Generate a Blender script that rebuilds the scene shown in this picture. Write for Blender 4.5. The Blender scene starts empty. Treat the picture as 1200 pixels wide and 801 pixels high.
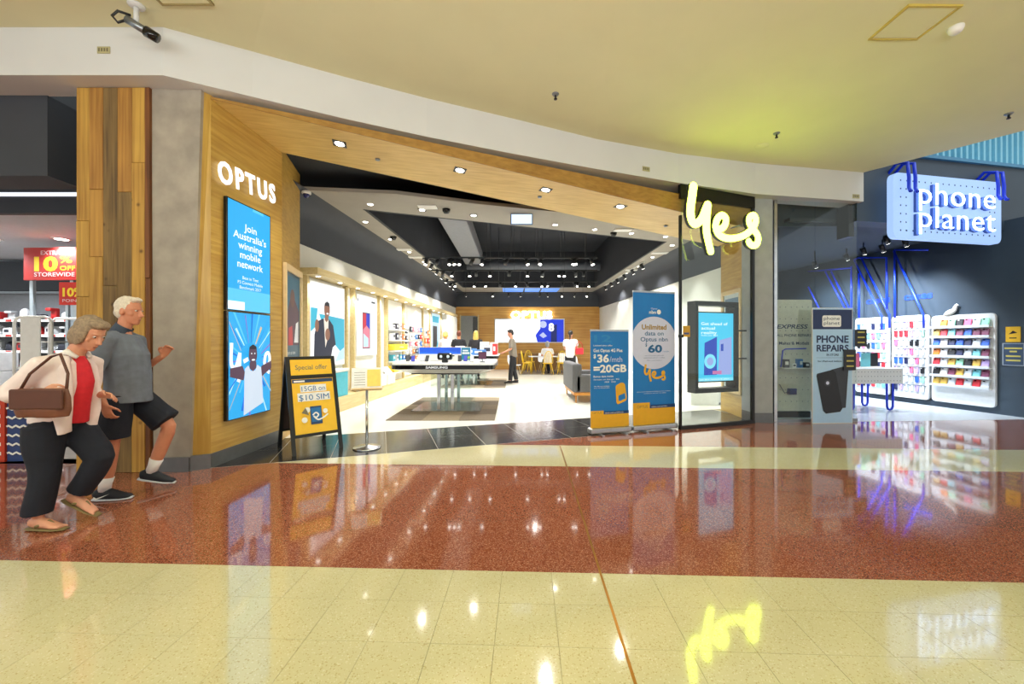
import bpy, bmesh, math, random
from mathutils import Vector, Matrix

# ---------------------------------------------------------------- camera, world, large lights, exposure
SC = bpy.context.scene
COL = SC.collection
H, F, CX, CY = 1.41, 467.0, 600.0, 400.5          # eye height, focal length in pixels of the 1200x801 frame

_cd = bpy.data.cameras.new('camera')
_cd.sensor_width = 36.0
_cd.lens = F / 1200 * 36
_cd.clip_start, _cd.clip_end = 0.05, 100
_co = bpy.data.objects.new('camera', _cd)
_co.location = (0, 0, H)
_co.rotation_euler = (math.pi / 2, 0, 0)
COL.objects.link(_co)
SC.camera = _co

W = bpy.data.worlds.new('mall_ambience')
SC.world = W
W.use_nodes = True
W.node_tree.nodes['Background'].inputs[0].default_value = (0.96, 1.0, 0.97, 1)
W.node_tree.nodes['Background'].inputs[1].default_value = 0.9

def area_light(name, loc, rot, sx, sy, power, col):
    d = bpy.data.lights.new(name, 'AREA')
    d.shape = 'RECTANGLE'
    d.size, d.size_y, d.energy, d.color = sx, sy, power, col
    o = bpy.data.objects.new(name, d)
    o.location, o.rotation_euler = loc, rot
    COL.objects.link(o)
    return o

# added fill lamp behind the camera, aimed up to brighten the concourse ceiling
area_light('ceiling_fill_light', (0, -2.5, 2.4), (math.radians(180 - 12), 0, 0), 9, 0.5, 620, (0.97, 1.0, 0.92))
# concourse ceiling light panels, in the ceiling behind and over the camera
for _x in (-4.2, 0.4, 5.0):
    area_light('concourse_light', (_x, 0.4, 4.6), (math.radians(14), 0, 0), 3.6, 1.6, 56, (0.97, 1.0, 0.95))
    area_light('concourse_light', (_x, -3.6, 4.6), (math.radians(20), 0, 0), 3.6, 1.6, 170, (0.97, 1.0, 0.95))

SC.view_settings.view_transform = 'Standard'
SC.view_settings.look = 'None'
SC.view_settings.gamma = 1
SC.view_settings.use_curve_mapping = False
SC.view_settings.exposure = 0.0
SC.cycles.use_denoising = True
SC.cycles.max_bounces = 8
SC.cycles.diffuse_bounces = 4
SC.cycles.glossy_bounces = 4
SC.cycles.transparent_max_bounces = 12
SC.cycles.caustics_reflective = False
SC.cycles.caustics_refractive = False
SC.cycles.sample_clamp_indirect = 6.0
SC.cycles.blur_glossy = 0.5

# ---------------------------------------------------------------- helpers
R = math.radians
RND = random.Random(7)

def lin(c):
    return tuple(((v / 255) / 12.92 if v / 255 <= 0.04045 else ((v / 255 + 0.055) / 1.055) ** 2.4) for v in c)

def at(px, py, Y):
    """world point at depth Y seen at pixel (px, py)"""
    return Vector(((px - CX) / F * Y, Y, H - (py - CY) / F * Y))

def atz(px, py, z):
    """world point at height z seen at pixel (px, py)"""
    Y = (z - H) * F / (CY - py)
    return Vector(((px - CX) / F * Y, Y, z))

MATS = {}
def mat(name, c, rough=0.5, metal=0.0, emit=0.0, var=0.06, scale=14.0, coat=0.0, bump=0.0, alpha=1.0, spec=0.5, stretch=None):
    """procedural material: noise-varied colour (sRGB 0-255), optional bump / emission"""
    if name in MATS:
        return MATS[name]
    m = bpy.data.materials.new(name)
    m.use_nodes = True
    nt = m.node_tree
    b = nt.nodes['Principled BSDF']
    col = lin(c)
    b.inputs['Roughness'].default_value = rough
    b.inputs['Metallic'].default_value = metal
    b.inputs['Specular IOR Level'].default_value = spec
    if coat:
        b.inputs['Coat Weight'].default_value = coat
        b.inputs['Coat Roughness'].default_value = 0.04
    if alpha < 1:
        b.inputs['Alpha'].default_value = alpha
    if emit > 0:
        b.inputs['Base Color'].default_value = (*[v * 0.2 for v in col], 1)
        b.inputs['Emission Color'].default_value = (*col, 1)
        b.inputs['Emission Strength'].default_value = emit
    else:
        tc = nt.nodes.new('ShaderNodeTexCoord')
        mp = nt.nodes.new('ShaderNodeMapping')
        if stretch:
            mp.inputs['Scale'].default_value = stretch
        no = nt.nodes.new('ShaderNodeTexNoise')
        no.inputs['Scale'].default_value = scale
        no.inputs['Detail'].default_value = 3
        rp = nt.nodes.new('ShaderNodeValToRGB')
        rp.color_ramp.elements[0].position = 0.3
        rp.color_ramp.elements[1].position = 0.7
        rp.color_ramp.elements[0].color = (*[max(0, v * (1 - var)) for v in col], 1)
        rp.color_ramp.elements[1].color = (*[min(1, v * (1 + var)) for v in col], 1)
        L = nt.links.new
        L(tc.outputs['Object'], mp.inputs['Vector'])
        L(mp.outputs['Vector'], no.inputs['Vector'])
        L(no.outputs['Fac'], rp.inputs['Fac'])
        L(rp.outputs['Color'], b.inputs['Base Color'])
        if bump:
            bp = nt.nodes.new('ShaderNodeBump')
            bp.inputs['Strength'].default_value = bump
            bp.inputs['Distance'].default_value = 0.01
            L(no.outputs['Fac'], bp.inputs['Height'])
            L(bp.outputs['Normal'], b.inputs['Normal'])
    MATS[name] = m
    return m

def wood(name, c1, c2, axis, rough=0.4, fine=60.0, long=1.2, knots=False):
    """streaky timber, grain running along axis 0/1/2 of the object"""
    if name in MATS:
        return MATS[name]
    m = bpy.data.materials.new(name)
    m.use_nodes = True
    nt = m.node_tree
    L = nt.links.new
    b = nt.nodes['Principled BSDF']
    b.inputs['Roughness'].default_value = rough
    tc = nt.nodes.new('ShaderNodeTexCoord')
    oi = nt.nodes.new('ShaderNodeObjectInfo')
    add = nt.nodes.new('ShaderNodeVectorMath')
    add.operation = 'ADD'
    mul = nt.nodes.new('ShaderNodeMath')
    mul.operation = 'MULTIPLY'
    mul.inputs[1].default_value = 37.0
    mp = nt.nodes.new('ShaderNodeMapping')
    s = [fine] * 3
    s[axis] = long
    mp.inputs['Scale'].default_value = s
    n1 = nt.nodes.new('ShaderNodeTexNoise')
    n1.inputs['Scale'].default_value = 1.0
    n1.inputs['Detail'].default_value = 4
    n1.inputs['Distortion'].default_value = 0.4
    n2 = nt.nodes.new('ShaderNodeTexNoise')
    n2.inputs['Scale'].default_value = 1.6
    n2.inputs['Detail'].default_value = 2
    mx = nt.nodes.new('ShaderNodeMath')
    mx.operation = 'MULTIPLY_ADD'
    mx.inputs[1].default_value = 0.45
    rp = nt.nodes.new('ShaderNodeValToRGB')
    rp.color_ramp.elements[0].position = 0.52
    rp.color_ramp.elements[1].position = 0.92
    rp.color_ramp.elements[0].color = (*lin(c2), 1)
    rp.color_ramp.elements[1].color = (*lin(c1), 1)
    L(oi.outputs['Random'], mul.inputs[0])
    L(tc.outputs['Object'], add.inputs[0])
    L(mul.outputs[0], add.inputs[1])
    L(add.outputs[0], mp.inputs['Vector'])
    L(mp.outputs['Vector'], n1.inputs['Vector'])
    L(add.outputs[0], n2.inputs['Vector'])
    L(n2.outputs['Fac'], mx.inputs[0])
    L(n1.outputs['Fac'], mx.inputs[2])
    L(mx.outputs[0], rp.inputs['Fac'])
    out = rp.outputs['Color']
    if knots:
        v = nt.nodes.new('ShaderNodeTexVoronoi')
        v.inputs['Scale'].default_value = 4.2
        kr = nt.nodes.new('ShaderNodeValToRGB')
        kr.color_ramp.elements[0].position = 0.03
        kr.color_ramp.elements[1].position = 0.12
        kr.color_ramp.elements[0].color = (0.25, 0.2, 0.16, 1)
        kr.color_ramp.elements[1].color = (1, 1, 1, 1)
        mm = nt.nodes.new('ShaderNodeMix')
        mm.data_type = 'RGBA'
        mm.blend_type = 'MULTIPLY'
        mm.inputs['Factor'].default_value = 0.9
        L(add.outputs[0], v.inputs['Vector'])
        L(v.outputs['Distance'], kr.inputs['Fac'])
        L(out, mm.inputs['A'])
        L(kr.outputs['Color'], mm.inputs['B'])
        out = mm.outputs['Result']
    L(out, b.inputs['Base Color'])
    bp = nt.nodes.new('ShaderNodeBump')
    bp.inputs['Strength'].default_value = 0.12
    bp.inputs['Distance'].default_value = 0.004
    L(n1.outputs['Fac'], bp.inputs['Height'])
    L(bp.outputs['Normal'], b.inputs['Normal'])
    MATS[name] = m
    return m

def terrazzo(name, base, light, dark, rough=0.07, scale=95.0, amt=0.35):
    if name in MATS:
        return MATS[name]
    m = bpy.data.materials.new(name)
    m.use_nodes = True
    nt = m.node_tree
    L = nt.links.new
    b = nt.nodes['Principled BSDF']
    b.inputs['Roughness'].default_value = rough
    b.inputs['Specular IOR Level'].default_value = 0.6
    b.inputs['Coat Weight'].default_value = 0.35
    b.inputs['Coat Roughness'].default_value = 0.03
    g = nt.nodes.new('ShaderNodeNewGeometry')
    v = nt.nodes.new('ShaderNodeTexVoronoi')
    v.inputs['Scale'].default_value = scale
    rp = nt.nodes.new('ShaderNodeValToRGB')
    rp.color_ramp.interpolation = 'CONSTANT'
    e = rp.color_ramp.elements
    e[0].position, e[0].color = 0.0, (*lin(dark), 1)
    e[1].position, e[1].color = amt * 0.5, (*lin(base), 1)
    x = e.new(1 - amt * 0.5)
    x.color = (*lin(light), 1)
    sep = nt.nodes.new('ShaderNodeSeparateColor')
    n = nt.nodes.new('ShaderNodeTexNoise')
    n.inputs['Scale'].default_value = 0.9
    mm = nt.nodes.new('ShaderNodeMix')
    mm.data_type = 'RGBA'
    mm.blend_type = 'MULTIPLY'
    mm.inputs['Factor'].default_value = 0.25
    L(g.outputs['Position'], v.inputs['Vector'])
    L(v.outputs['Color'], sep.inputs[0])
    L(sep.outputs[0], rp.inputs['Fac'])
    L(g.outputs['Position'], n.inputs['Vector'])
    L(rp.outputs['Color'], mm.inputs['A'])
    L(n.outputs['Fac'], mm.inputs['B'])
    L(mm.outputs['Result'], b.inputs['Base Color'])
    MATS[name] = m
    return m

def glass(name, tint=(0.93, 0.97, 0.96), fac=0.1, rough=0.0):
    if name in MATS:
        return MATS[name]
    m = bpy.data.materials.new(name)
    m.use_nodes = True
    nt = m.node_tree
    nt.nodes.remove(nt.nodes['Principled BSDF'])
    out = nt.nodes['Material Output']
    t = nt.nodes.new('ShaderNodeBsdfTransparent')
    t.inputs[0].default_value = (*tint, 1)
    g = nt.nodes.new('ShaderNodeBsdfGlossy')
    g.inputs['Roughness'].default_value = rough
    lw = nt.nodes.new('ShaderNodeLayerWeight')
    lw.inputs['Blend'].default_value = 0.5
    pw = nt.nodes.new('ShaderNodeMath')
    pw.operation = 'POWER'
    pw.inputs[1].default_value = 4.0
    ml = nt.nodes.new('ShaderNodeMath')
    ml.operation = 'MULTIPLY_ADD'
    ml.inputs[1].default_value = 0.7
    ml.inputs[2].default_value = fac * 0.35
    mx = nt.nodes.new('ShaderNodeMixShader')
    nt.links.new(lw.outputs['Facing'], pw.inputs[0])
    nt.links.new(pw.outputs[0], ml.inputs[0])
    nt.links.new(ml.outputs[0], mx.inputs[0])
    nt.links.new(t.outputs[0], mx.inputs[1])
    nt.links.new(g.outputs[0], mx.inputs[2])
    nt.links.new(mx.outputs[0], out.inputs[0])
    MATS[name] = m
    return m

_TXT = {}
def text_geo(s, bold=0.0, extrude=0.0, res=3, shear=0.0, spacing=1.0):
    """triangulated geometry of a line of text at size 1 (list of verts, list of faces)"""
    key = (s, bold, extrude, res, shear, spacing)
    if key in _TXT:
        return _TXT[key]
    cu = bpy.data.curves.new('lettering', 'FONT')
    cu.body = s
    cu.size = 1.0
    cu.offset = bold
    cu.extrude = extrude
    cu.resolution_u = res
    cu.shear = shear
    cu.space_character = spacing
    ob = bpy.data.objects.new('lettering_tmp', cu)
    COL.objects.link(ob)
    dg = bpy.context.evaluated_depsgraph_get()
    me = bpy.data.meshes.new_from_object(ob.evaluated_get(dg))
    vs = [v.co.copy() for v in me.vertices]
    fs = [tuple(p.vertices) for p in me.polygons]
    bpy.data.objects.remove(ob)
    bpy.data.curves.remove(cu)
    bpy.data.meshes.remove(me)
    _TXT[key] = (vs, fs)
    return _TXT[key]

class MB:
    """collects shapes and links them as ONE mesh object; each face keeps the material current when added"""
    def __init__(self):
        self.v, self.f, self.m, self.mats, self.cur, self.sm = [], [], [], [], 0, []
        self.lay = 0.0
        self.smooth = False
    def mat(self, m):
        if m not in self.mats:
            self.mats.append(m)
        self.cur = self.mats.index(m)
        return self
    def add(self, vs, fs, M=None):
        o = len(self.v)
        self.v += [tuple(M @ Vector(p)) if M else tuple(p) for p in vs]
        for f in fs:
            self.f.append(tuple(i + o for i in f))
            self.m.append(self.cur)
            self.sm.append(self.smooth)
        return self
    def box(self, x0, x1, y0, y1, z0, z1, M=None):
        vs = [(x, y, z) for z in (z0, z1) for y in (y0, y1) for x in (x0, x1)]
        return self.add(vs, [(0, 2, 3, 1), (4, 5, 7, 6), (0, 1, 5, 4), (2, 6, 7, 3), (0, 4, 6, 2), (1, 3, 7, 5)], M)
    def bev(self, x0, x1, y0, y1, z0, z1, r, M=None, seg=2):
        bm = bmesh.new()
        bmesh.ops.create_cube(bm, size=1)
        for v in bm.verts:
            v.co = Vector(((x0 + x1) / 2 + v.co.x * (x1 - x0), (y0 + y1) / 2 + v.co.y * (y1 - y0), (z0 + z1) / 2 + v.co.z * (z1 - z0)))
        bmesh.ops.bevel(bm, geom=bm.edges[:], offset=r, segments=seg, profile=0.5, affect='EDGES')
        bm.verts.index_update()
        self.add([v.co for v in bm.verts], [[v.index for v in f.verts] for f in bm.faces], M)
        bm.free()
        return self
    def prism(self, poly, z0, z1, M=None, ztop=None, zbot=None):
        """vertical prism over an xy polygon (ccw); ztop / zbot may be functions of (x, y)"""
        n = len(poly)
        vs = [(x, y, zbot(x, y) if zbot else z0) for x, y in poly] + [(x, y, ztop(x, y) if ztop else z1) for x, y in poly]
        fs = [tuple(range(n - 1, -1, -1)), tuple(range(n, 2 * n))] + [(i, (i + 1) % n, n + (i + 1) % n, n + i) for i in range(n)]
        return self.add(vs, fs, M)
    def slab(self, poly, y0, y1, M=None):
        """polygon in the xz plane (ccw seen from -y) given thickness from y0 (front) to y1 (back)"""
        n = len(poly)
        vs = [(x, y0, z) for x, z in poly] + [(x, y1, z) for x, z in poly]
        fs = [tuple(range(n)), tuple(range(2 * n - 1, n - 1, -1))] + [(i, n + i, n + (i + 1) % n, (i + 1) % n) for i in range(n)]
        return self.add(vs, fs, M)
    def tube(self, pts, r, seg=8, M=None, caps=True):
        """round tube along a polyline; r is a radius or a list"""
        pts = [Vector(p) for p in pts]
        rs = r if isinstance(r, (list, tuple)) else [r] * len(pts)
        n = len(pts)
        vs, fs = [], []
        up = None
        for i, p in enumerate(pts):
            t = (pts[min(i + 1, n - 1)] - pts[max(i - 1, 0)]).normalized()
            if up is None:
                a = Vector((0, 0, 1)) if abs(t.z) < 0.9 else Vector((1, 0, 0))
                up = t.cross(a).normalized()
            else:
                up = (up - t * up.dot(t)).normalized()
            w = t.cross(up)
            for k in range(seg):
                q = 2 * math.pi * k / seg
                vs.append(p + up * rs[i] * math.cos(q) + w * rs[i] * math.sin(q))
        for i in range(n - 1):
            for k in range(seg):
                a, b2 = i * seg + k, i * seg + (k + 1) % seg
                fs.append((a, b2, b2 + seg, a + seg))
        if caps:
            fs.append(tuple(range(seg - 1, -1, -1)))
            fs.append(tuple((n - 1) * seg + k for k in range(seg)))
        s, self.smooth = self.smooth, True
        self.add(vs, fs, M)
        self.smooth = s
        return self
    def lathe(self, prof, seg=16, M=None):
        """surface of revolution about z; prof = [(radius, z), ...] from bottom to top"""
        vs, fs = [], []
        n = len(prof)
        for r, z in prof:
            for k in range(seg):
                q = 2 * math.pi * k / seg
                vs.append((r * math.cos(q), r * math.sin(q), z))
        for i in range(n - 1):
            for k in range(seg):
                a, b2 = i * seg + k, i * seg + (k + 1) % seg
                fs.append((a, b2, b2 + seg, a + seg))
        fs.append(tuple(range(seg - 1, -1, -1)))
        fs.append(tuple((n - 1) * seg + k for k in range(seg)))
        s, self.smooth = self.smooth, True
        self.add(vs, fs, M)
        self.smooth = s
        return self
    def ball(self, c, rx, ry=None, rz=None, seg=12, rings=8, M=None):
        ry, rz = ry or rx, rz or rx
        vs, fs = [(c[0], c[1], c[2] - rz)], []
        for i in range(1, rings):
            a = -math.pi / 2 + math.pi * i / rings
            for k in range(seg):
                q = 2 * math.pi * k / seg
                vs.append((c[0] + rx * math.cos(a) * math.cos(q), c[1] + ry * math.cos(a) * math.sin(q), c[2] + rz * math.sin(a)))
        vs.append((c[0], c[1], c[2] + rz))
        for k in range(seg):
            fs.append((0, 1 + (k + 1) % seg, 1 + k))
        for i in range(rings - 2):
            for k in range(seg):
                a, b2 = 1 + i * seg + k, 1 + i * seg + (k + 1) % seg
                fs.append((a, b2, b2 + seg, a + seg))
        t = len(vs) - 1
        for k in range(seg):
            fs.append((t, t - seg + k, t - seg + (k + 1) % seg))
        s, self.smooth = self.smooth, True
        self.add(vs, fs, M)
        self.smooth = s
        return self
    def loft(self, pts, rad, side=(0, 1, 0), seg=14, caps=True, M=None):
        """closed tube with elliptical rings: rad = (half width along side, half depth)"""
        pts = [Vector(p) for p in pts]
        n = len(pts)
        vs, fs = [], []
        sd = Vector(side)
        for i, p in enumerate(pts):
            t = (pts[min(i + 1, n - 1)] - pts[max(i - 1, 0)]).normalized()
            u = sd - t * sd.dot(t)
            u = u.normalized() if u.length > 1e-3 else t.orthogonal().normalized()
            w = t.cross(u)
            ra, rb = rad[i] if isinstance(rad[i], (tuple, list)) else (rad[i], rad[i])
            for k in range(seg):
                q = 2 * math.pi * k / seg
                vs.append(p + u * ra * math.cos(q) + w * rb * math.sin(q))
        for i in range(n - 1):
            for k in range(seg):
                a, b2 = i * seg + k, i * seg + (k + 1) % seg
                fs.append((a, b2, b2 + seg, a + seg))
        if caps:
            fs.append(tuple(range(seg - 1, -1, -1)))
            fs.append(tuple((n - 1) * seg + k for k in range(seg)))
        s, self.smooth = self.smooth, True
        self.add(vs, fs, M)
        self.smooth = s
        return self
    # ---- flat print in the local xz plane, each layer a hair in front (-y) of the one before
    def nxt(self):
        self.lay -= 0.0005
        return self.lay
    def rect(self, x0, z0, x1, z1, m):
        return self.poly([(x0, z0), (x1, z0), (x1, z1), (x0, z1)], m)
    def poly(self, pts, m):
        self.mat(m)
        y = self.nxt()
        return self.add([(x, y, z) for x, z in pts], [tuple(range(len(pts)))])
    def disc(self, x, z, r, m, seg=20, rz=None):
        return self.poly([(x + r * math.cos(2 * math.pi * k / seg), z + (rz or r) * math.sin(2 * math.pi * k / seg)) for k in range(seg)], m)
    def text(self, s, x, z, size, m, align='l', bold=0.0, extrude=0.0, width=None, res=3, shear=0.0, y=None, rot=0.0, spacing=1.0):
        """text standing on baseline z; width rescales the line to that length"""
        self.mat(m)
        vs, fs = text_geo(s, bold, extrude / size if size else 0, res, shear, spacing)
        if not vs:
            return self
        lo, hi = min(v.x for v in vs), max(v.x for v in vs)
        sx = size if width is None else width / (hi - lo)
        off = {'l': -lo, 'c': -(lo + hi) / 2, 'r': -hi}[align]
        yy = self.nxt() if y is None else y
        c, sn = math.cos(rot), math.sin(rot)
        out = []
        for v in vs:
            a, b2 = (v.x + off) * sx, v.y * size
            out.append((x + a * c - b2 * sn, yy - v.z * size, z + a * sn + b2 * c))
        return self.add(out, fs)
    def stroke(self, pts, w, m):
        """flat pen stroke"""
        self.mat(m)
        y = self.nxt()
        n = len(pts)
        vs, fs = [], []
        for i, p in enumerate(pts):
            a, b2 = pts[max(i - 1, 0)], pts[min(i + 1, n - 1)]
            dx, dz = b2[0] - a[0], b2[1] - a[1]
            l = math.hypot(dx, dz) or 1
            vs += [(p[0] + dz / l * w / 2, y, p[1] - dx / l * w / 2), (p[0] - dz / l * w / 2, y, p[1] + dx / l * w / 2)]
        for i in range(n - 1):
            fs.append((2 * i, 2 * i + 2, 2 * i + 3, 2 * i + 1))
        return self.add(vs, fs)
    def mesh(self, name):
        me = bpy.data.meshes.new(name)
        me.from_pydata([tuple(p) for p in self.v], [], self.f)
        for m in self.mats:
            me.materials.append(m)
        me.polygons.foreach_set('material_index', self.m)
        me.polygons.foreach_set('use_smooth', self.sm)
        me.update()
        return me
    def build(self, name, m=None, parent=None, loc=None, rotz=0.0):
        if not self.mats:
            self.mats = [m or MATS['white_paint']]
        o = bpy.data.objects.new(name, self.mesh(name))
        COL.objects.link(o)
        if parent is not None:
            o.parent = parent
        if loc is not None:
            o.location = loc
        if rotz:
            o.rotation_euler.z = rotz
        return o

def tag(o, label, cat, group=None, kind=None):
    o['label'] = label
    if cat:
        o['category'] = cat
    if group:
        o['group'] = group
    if kind:
        o['kind'] = kind
    return o

def thing(name, label, cat, loc=(0, 0, 0), rotz=0.0, group=None):
    o = bpy.data.objects.new(name, None)
    o.empty_display_size = 0.1
    o.location = loc
    o.rotation_euler = (0, 0, rotz)
    COL.objects.link(o)
    return tag(o, label, cat, group)

def struct(name, mb, m=None, parent=None):
    o = mb.build(name, m, parent)
    if parent is None:
        o['kind'] = 'structure'
    return o

def copy_thing(src, loc, rotz, label, group=None):
    r = src.copy()
    COL.objects.link(r)
    r.location = loc
    r.rotation_euler = (0, 0, rotz)
    r['label'] = label
    if group:
        r['group'] = group
    for ch in list(src.children):
        c = ch.copy()
        COL.objects.link(c)
        c.parent = r
        for g in list(ch.children):
            d = g.copy()
            COL.objects.link(d)
            d.parent = c
    return r

def spot(name, loc, aim, power, angle=110, blend=0.6, col=(1, 0.975, 0.92), radius=0.04, parent=None):
    d = bpy.data.lights.new(name, 'SPOT')
    d.energy, d.color, d.spot_size, d.spot_blend, d.shadow_soft_size = power, col, R(angle), blend, radius
    o = bpy.data.objects.new(name, d)
    o.location = loc
    o.rotation_euler = (Vector(aim) - Vector(loc)).to_track_quat('-Z', 'Y').to_euler()
    COL.objects.link(o)
    if parent is not None:
        o.parent = parent
    return o

ORD = ['first', 'second', 'third', 'fourth', 'fifth', 'sixth', 'seventh', 'eighth', 'ninth', 'tenth', 'eleventh', 'twelfth', 'thirteenth', 'fourteenth', 'fifteenth', 'sixteenth']

# palette
WHITE = mat('white_paint', (236, 236, 232), 0.5, var=0.03)
BLACK = mat('black_powder_coat', (18, 19, 21), 0.4)
BLACKG = mat('black_gloss', (12, 13, 15), 0.12)
CHROME = mat('brushed_chrome', (205, 207, 210), 0.18, 1.0)
STEEL = mat('grey_steel', (140, 146, 152), 0.35, 0.8)
CREAM = mat('cream_ceiling_paint', (226, 224, 184), 0.85, var=0.02, scale=2)
FASCIA = mat('bulkhead_paint', (212, 214, 214), 0.75, var=0.02, scale=2)
DARKG = mat('charcoal_paint', (58, 62, 70), 0.7, var=0.05, scale=3)
BLACKP = mat('black_paint', (22, 25, 31), 0.7, var=0.08, scale=3)
RINGC = mat('warm_grey_ceiling', (150, 144, 134), 0.8, var=0.03, scale=3)
CONC = mat('polished_concrete', (160, 152, 140), 0.6, var=0.16, scale=5, bump=0.1)
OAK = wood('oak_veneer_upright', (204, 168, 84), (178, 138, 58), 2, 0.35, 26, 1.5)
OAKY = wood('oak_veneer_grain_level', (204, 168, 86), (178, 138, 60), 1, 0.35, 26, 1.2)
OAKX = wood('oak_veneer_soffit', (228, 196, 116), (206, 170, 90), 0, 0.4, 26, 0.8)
OAKB = wood('oak_boards_back_wall', (214, 165, 84), (180, 122, 48), 0, 0.35, 18, 0.6)
OAKP = wood('pale_oak', (226, 198, 138), (205, 172, 108), 1, 0.4, 26, 1.0)
BROWNT = terrazzo('red_brown_terrazzo', (156, 88, 62), (194, 138, 108), (118, 60, 42), 0.08, 210, 0.36)
CREAMT = terrazzo('cream_terrazzo', (214, 206, 164), (226, 220, 186), (194, 178, 130), 0.08, 190, 0.12)
GROUT = mat('grey_grout', (178, 164, 122), 0.8)
BRASS = mat('brass_strip', (178, 126, 50), 0.3, 0.9)
SLATE = mat('charcoal_floor_tile', (44, 44, 46), 0.16, var=0.18, scale=6)
STOREF = mat('white_gloss_store_floor', (232, 232, 222), 0.12, var=0.02, scale=2)
GLASS = glass('clear_glass')
LED = mat('lamp_lens_lit', (255, 250, 240), emit=14.0)
LEDS = mat('spot_lens_lit', (255, 250, 242), emit=9.0)
# ---------------------------------------------------------------- setting
TH = R(2.2)                     # the floor grid is turned a little from the view axis
PH = math.atan(0.329)           # the shop front runs back to the right at this angle
A0 = Vector((-3.37, 4.46))      # left corner of the timber portal
PD = Vector((math.cos(PH), math.sin(PH)))
PN = Vector((-math.sin(PH), math.cos(PH)))

def P(s, t=0.0):
    """plan point s metres along the shop front and t metres behind it"""
    q = A0 + PD * s + PN * t
    return (q.x, q.y)

def clip(poly, a, b):
    """keep the part of a convex polygon on the right-hand side of the line a -> b"""
    def sd(p):
        return (b[0] - a[0]) * (p[1] - a[1]) - (b[1] - a[1]) * (p[0] - a[0])
    out = []
    for i, p in enumerate(poly):
        q = poly[(i + 1) % len(poly)]
        sp, sq = sd(p), sd(q)
        if sp <= 0:
            out.append(p)
        if (sp < 0 < sq) or (sq < 0 < sp):
            k = sp / (sp - sq)
            out.append((p[0] + (q[0] - p[0]) * k, p[1] + (q[1] - p[1]) * k))
    return out

def uv(u, v):
    return (u * math.cos(TH) + v * math.sin(TH), -u * math.sin(TH) + v * math.cos(TH))

def wallseg(mb, p, q, z0, z1, t, zt0=None, zt1=None):
    """wall from plan p to q, its visible face on the right of p -> q, thickness t to the left"""
    d = Vector((q[0] - p[0], q[1] - p[1])).normalized()
    n = Vector((-d.y, d.x)) * t
    poly = [p, q, (q[0] + n.x, q[1] + n.y), (p[0] + n.x, p[1] + n.y)]
    L = math.hypot(q[0] - p[0], q[1] - p[1])
    if zt0 is not None:
        f = lambda x, y: zt0 + (zt1 - zt0) * max(0, min(1, ((x - p[0]) * d.x + (y - p[1]) * d.y) / L))
        return mb.prism(poly, z0, z1, ztop=f)
    return mb.prism(poly, z0, z1)

# floor ------------------------------------------------------------
fl = struct('floor', MB().box(-14, 14, -8, 21.2, -0.15, -0.02), GROUT)
def band(poly, m, name='terrazzo_band'):
    MB().prism(poly, -0.02, 0.0).build(name, m, fl)
UL = -3.54
q4 = lambda u0, v0, u1, v1: [uv(u0, v0), uv(u1, v0), uv(u1, v1), uv(u0, v1)]
LA, LB = P(0), P(8)
M2, M3 = (4.2, 6.95), (10.5, 7.32)
band(q4(-13, -7, 13, 1.5485), BROWNT)
band(q4(-13, 2.4515, UL, 4.60), BROWNT)
band(clip(q4(UL, 2.4515, 13, 4.54), LA, LB), BROWNT)
band(clip(clip(q4(-4, 4.54, 13, 5.46), LA, LB), M2, M3), CREAMT)
band(clip(clip(q4(-4, 5.46, 13, 9), LA, LB), M2, M3), BROWNT)
_t = MB().box(-0.1491, 0.1491, -0.1491, 0.1491, -0.02, 0.0).mesh('tile')
_t.materials.append(CREAMT)
for _j in range(-16, 15):
    for _k in range(3):
        o = bpy.data.objects.new('tile', _t)
        COL.objects.link(o)
        o.parent = fl
        o.location = (*uv(0.446 + 0.3 * _j + 0.15, 1.55 + 0.3 * _k + 0.15), 0)
        o.rotation_euler.z = -TH
MB().box(0.439, 0.453, -1, 5.47, -0.01, 0.0015).build('brass_joint_strip', BRASS, fl, rotz=-TH)
band([P(-.3, 0), P(8.4, 0), P(8.4, 1.31), P(-.3, 1.31)], mat('pale_grout', (176, 170, 158), 0.7), 'grout_bed')
fl.children[-1].location.z = -.0035
_t = MB().box(-0.3215, 0.3215, -0.3215, 0.3215, -0.0035, 0.001).mesh('tile')
_t.materials.append(SLATE)
for _j in range(0, 13):
    for _k in range(2):
        o = bpy.data.objects.new('tile', _t)
        COL.objects.link(o)
        o.parent = fl
        o.location = (*P(0.15 + 0.65 * _j + 0.1, 0.33 + 0.65 * _k), 0)
        o.rotation_euler.z = PH
band([P(-0.3, 1.31), P(9.0, 1.31), (5.3, 20.6), (-4.2, 20.6), (-4.2, 6.2)], STOREF, 'gloss_floor')
PPF = mat('pale_grey_vinyl_floor', (206, 214, 222), 0.22, var=0.03)
band([(4.66, 7.0), (10.4, 7.33), (10.4, 13.4), (4.66, 13.4)], PPF, 'vinyl_floor')
band([(-13.5, 4.62), (-4.3, 4.62), (-4.3, 9.4), (-13.5, 9.4)], mat('left_shop_floor', (176, 164, 152), 0.25), 'vinyl_floor')

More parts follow.
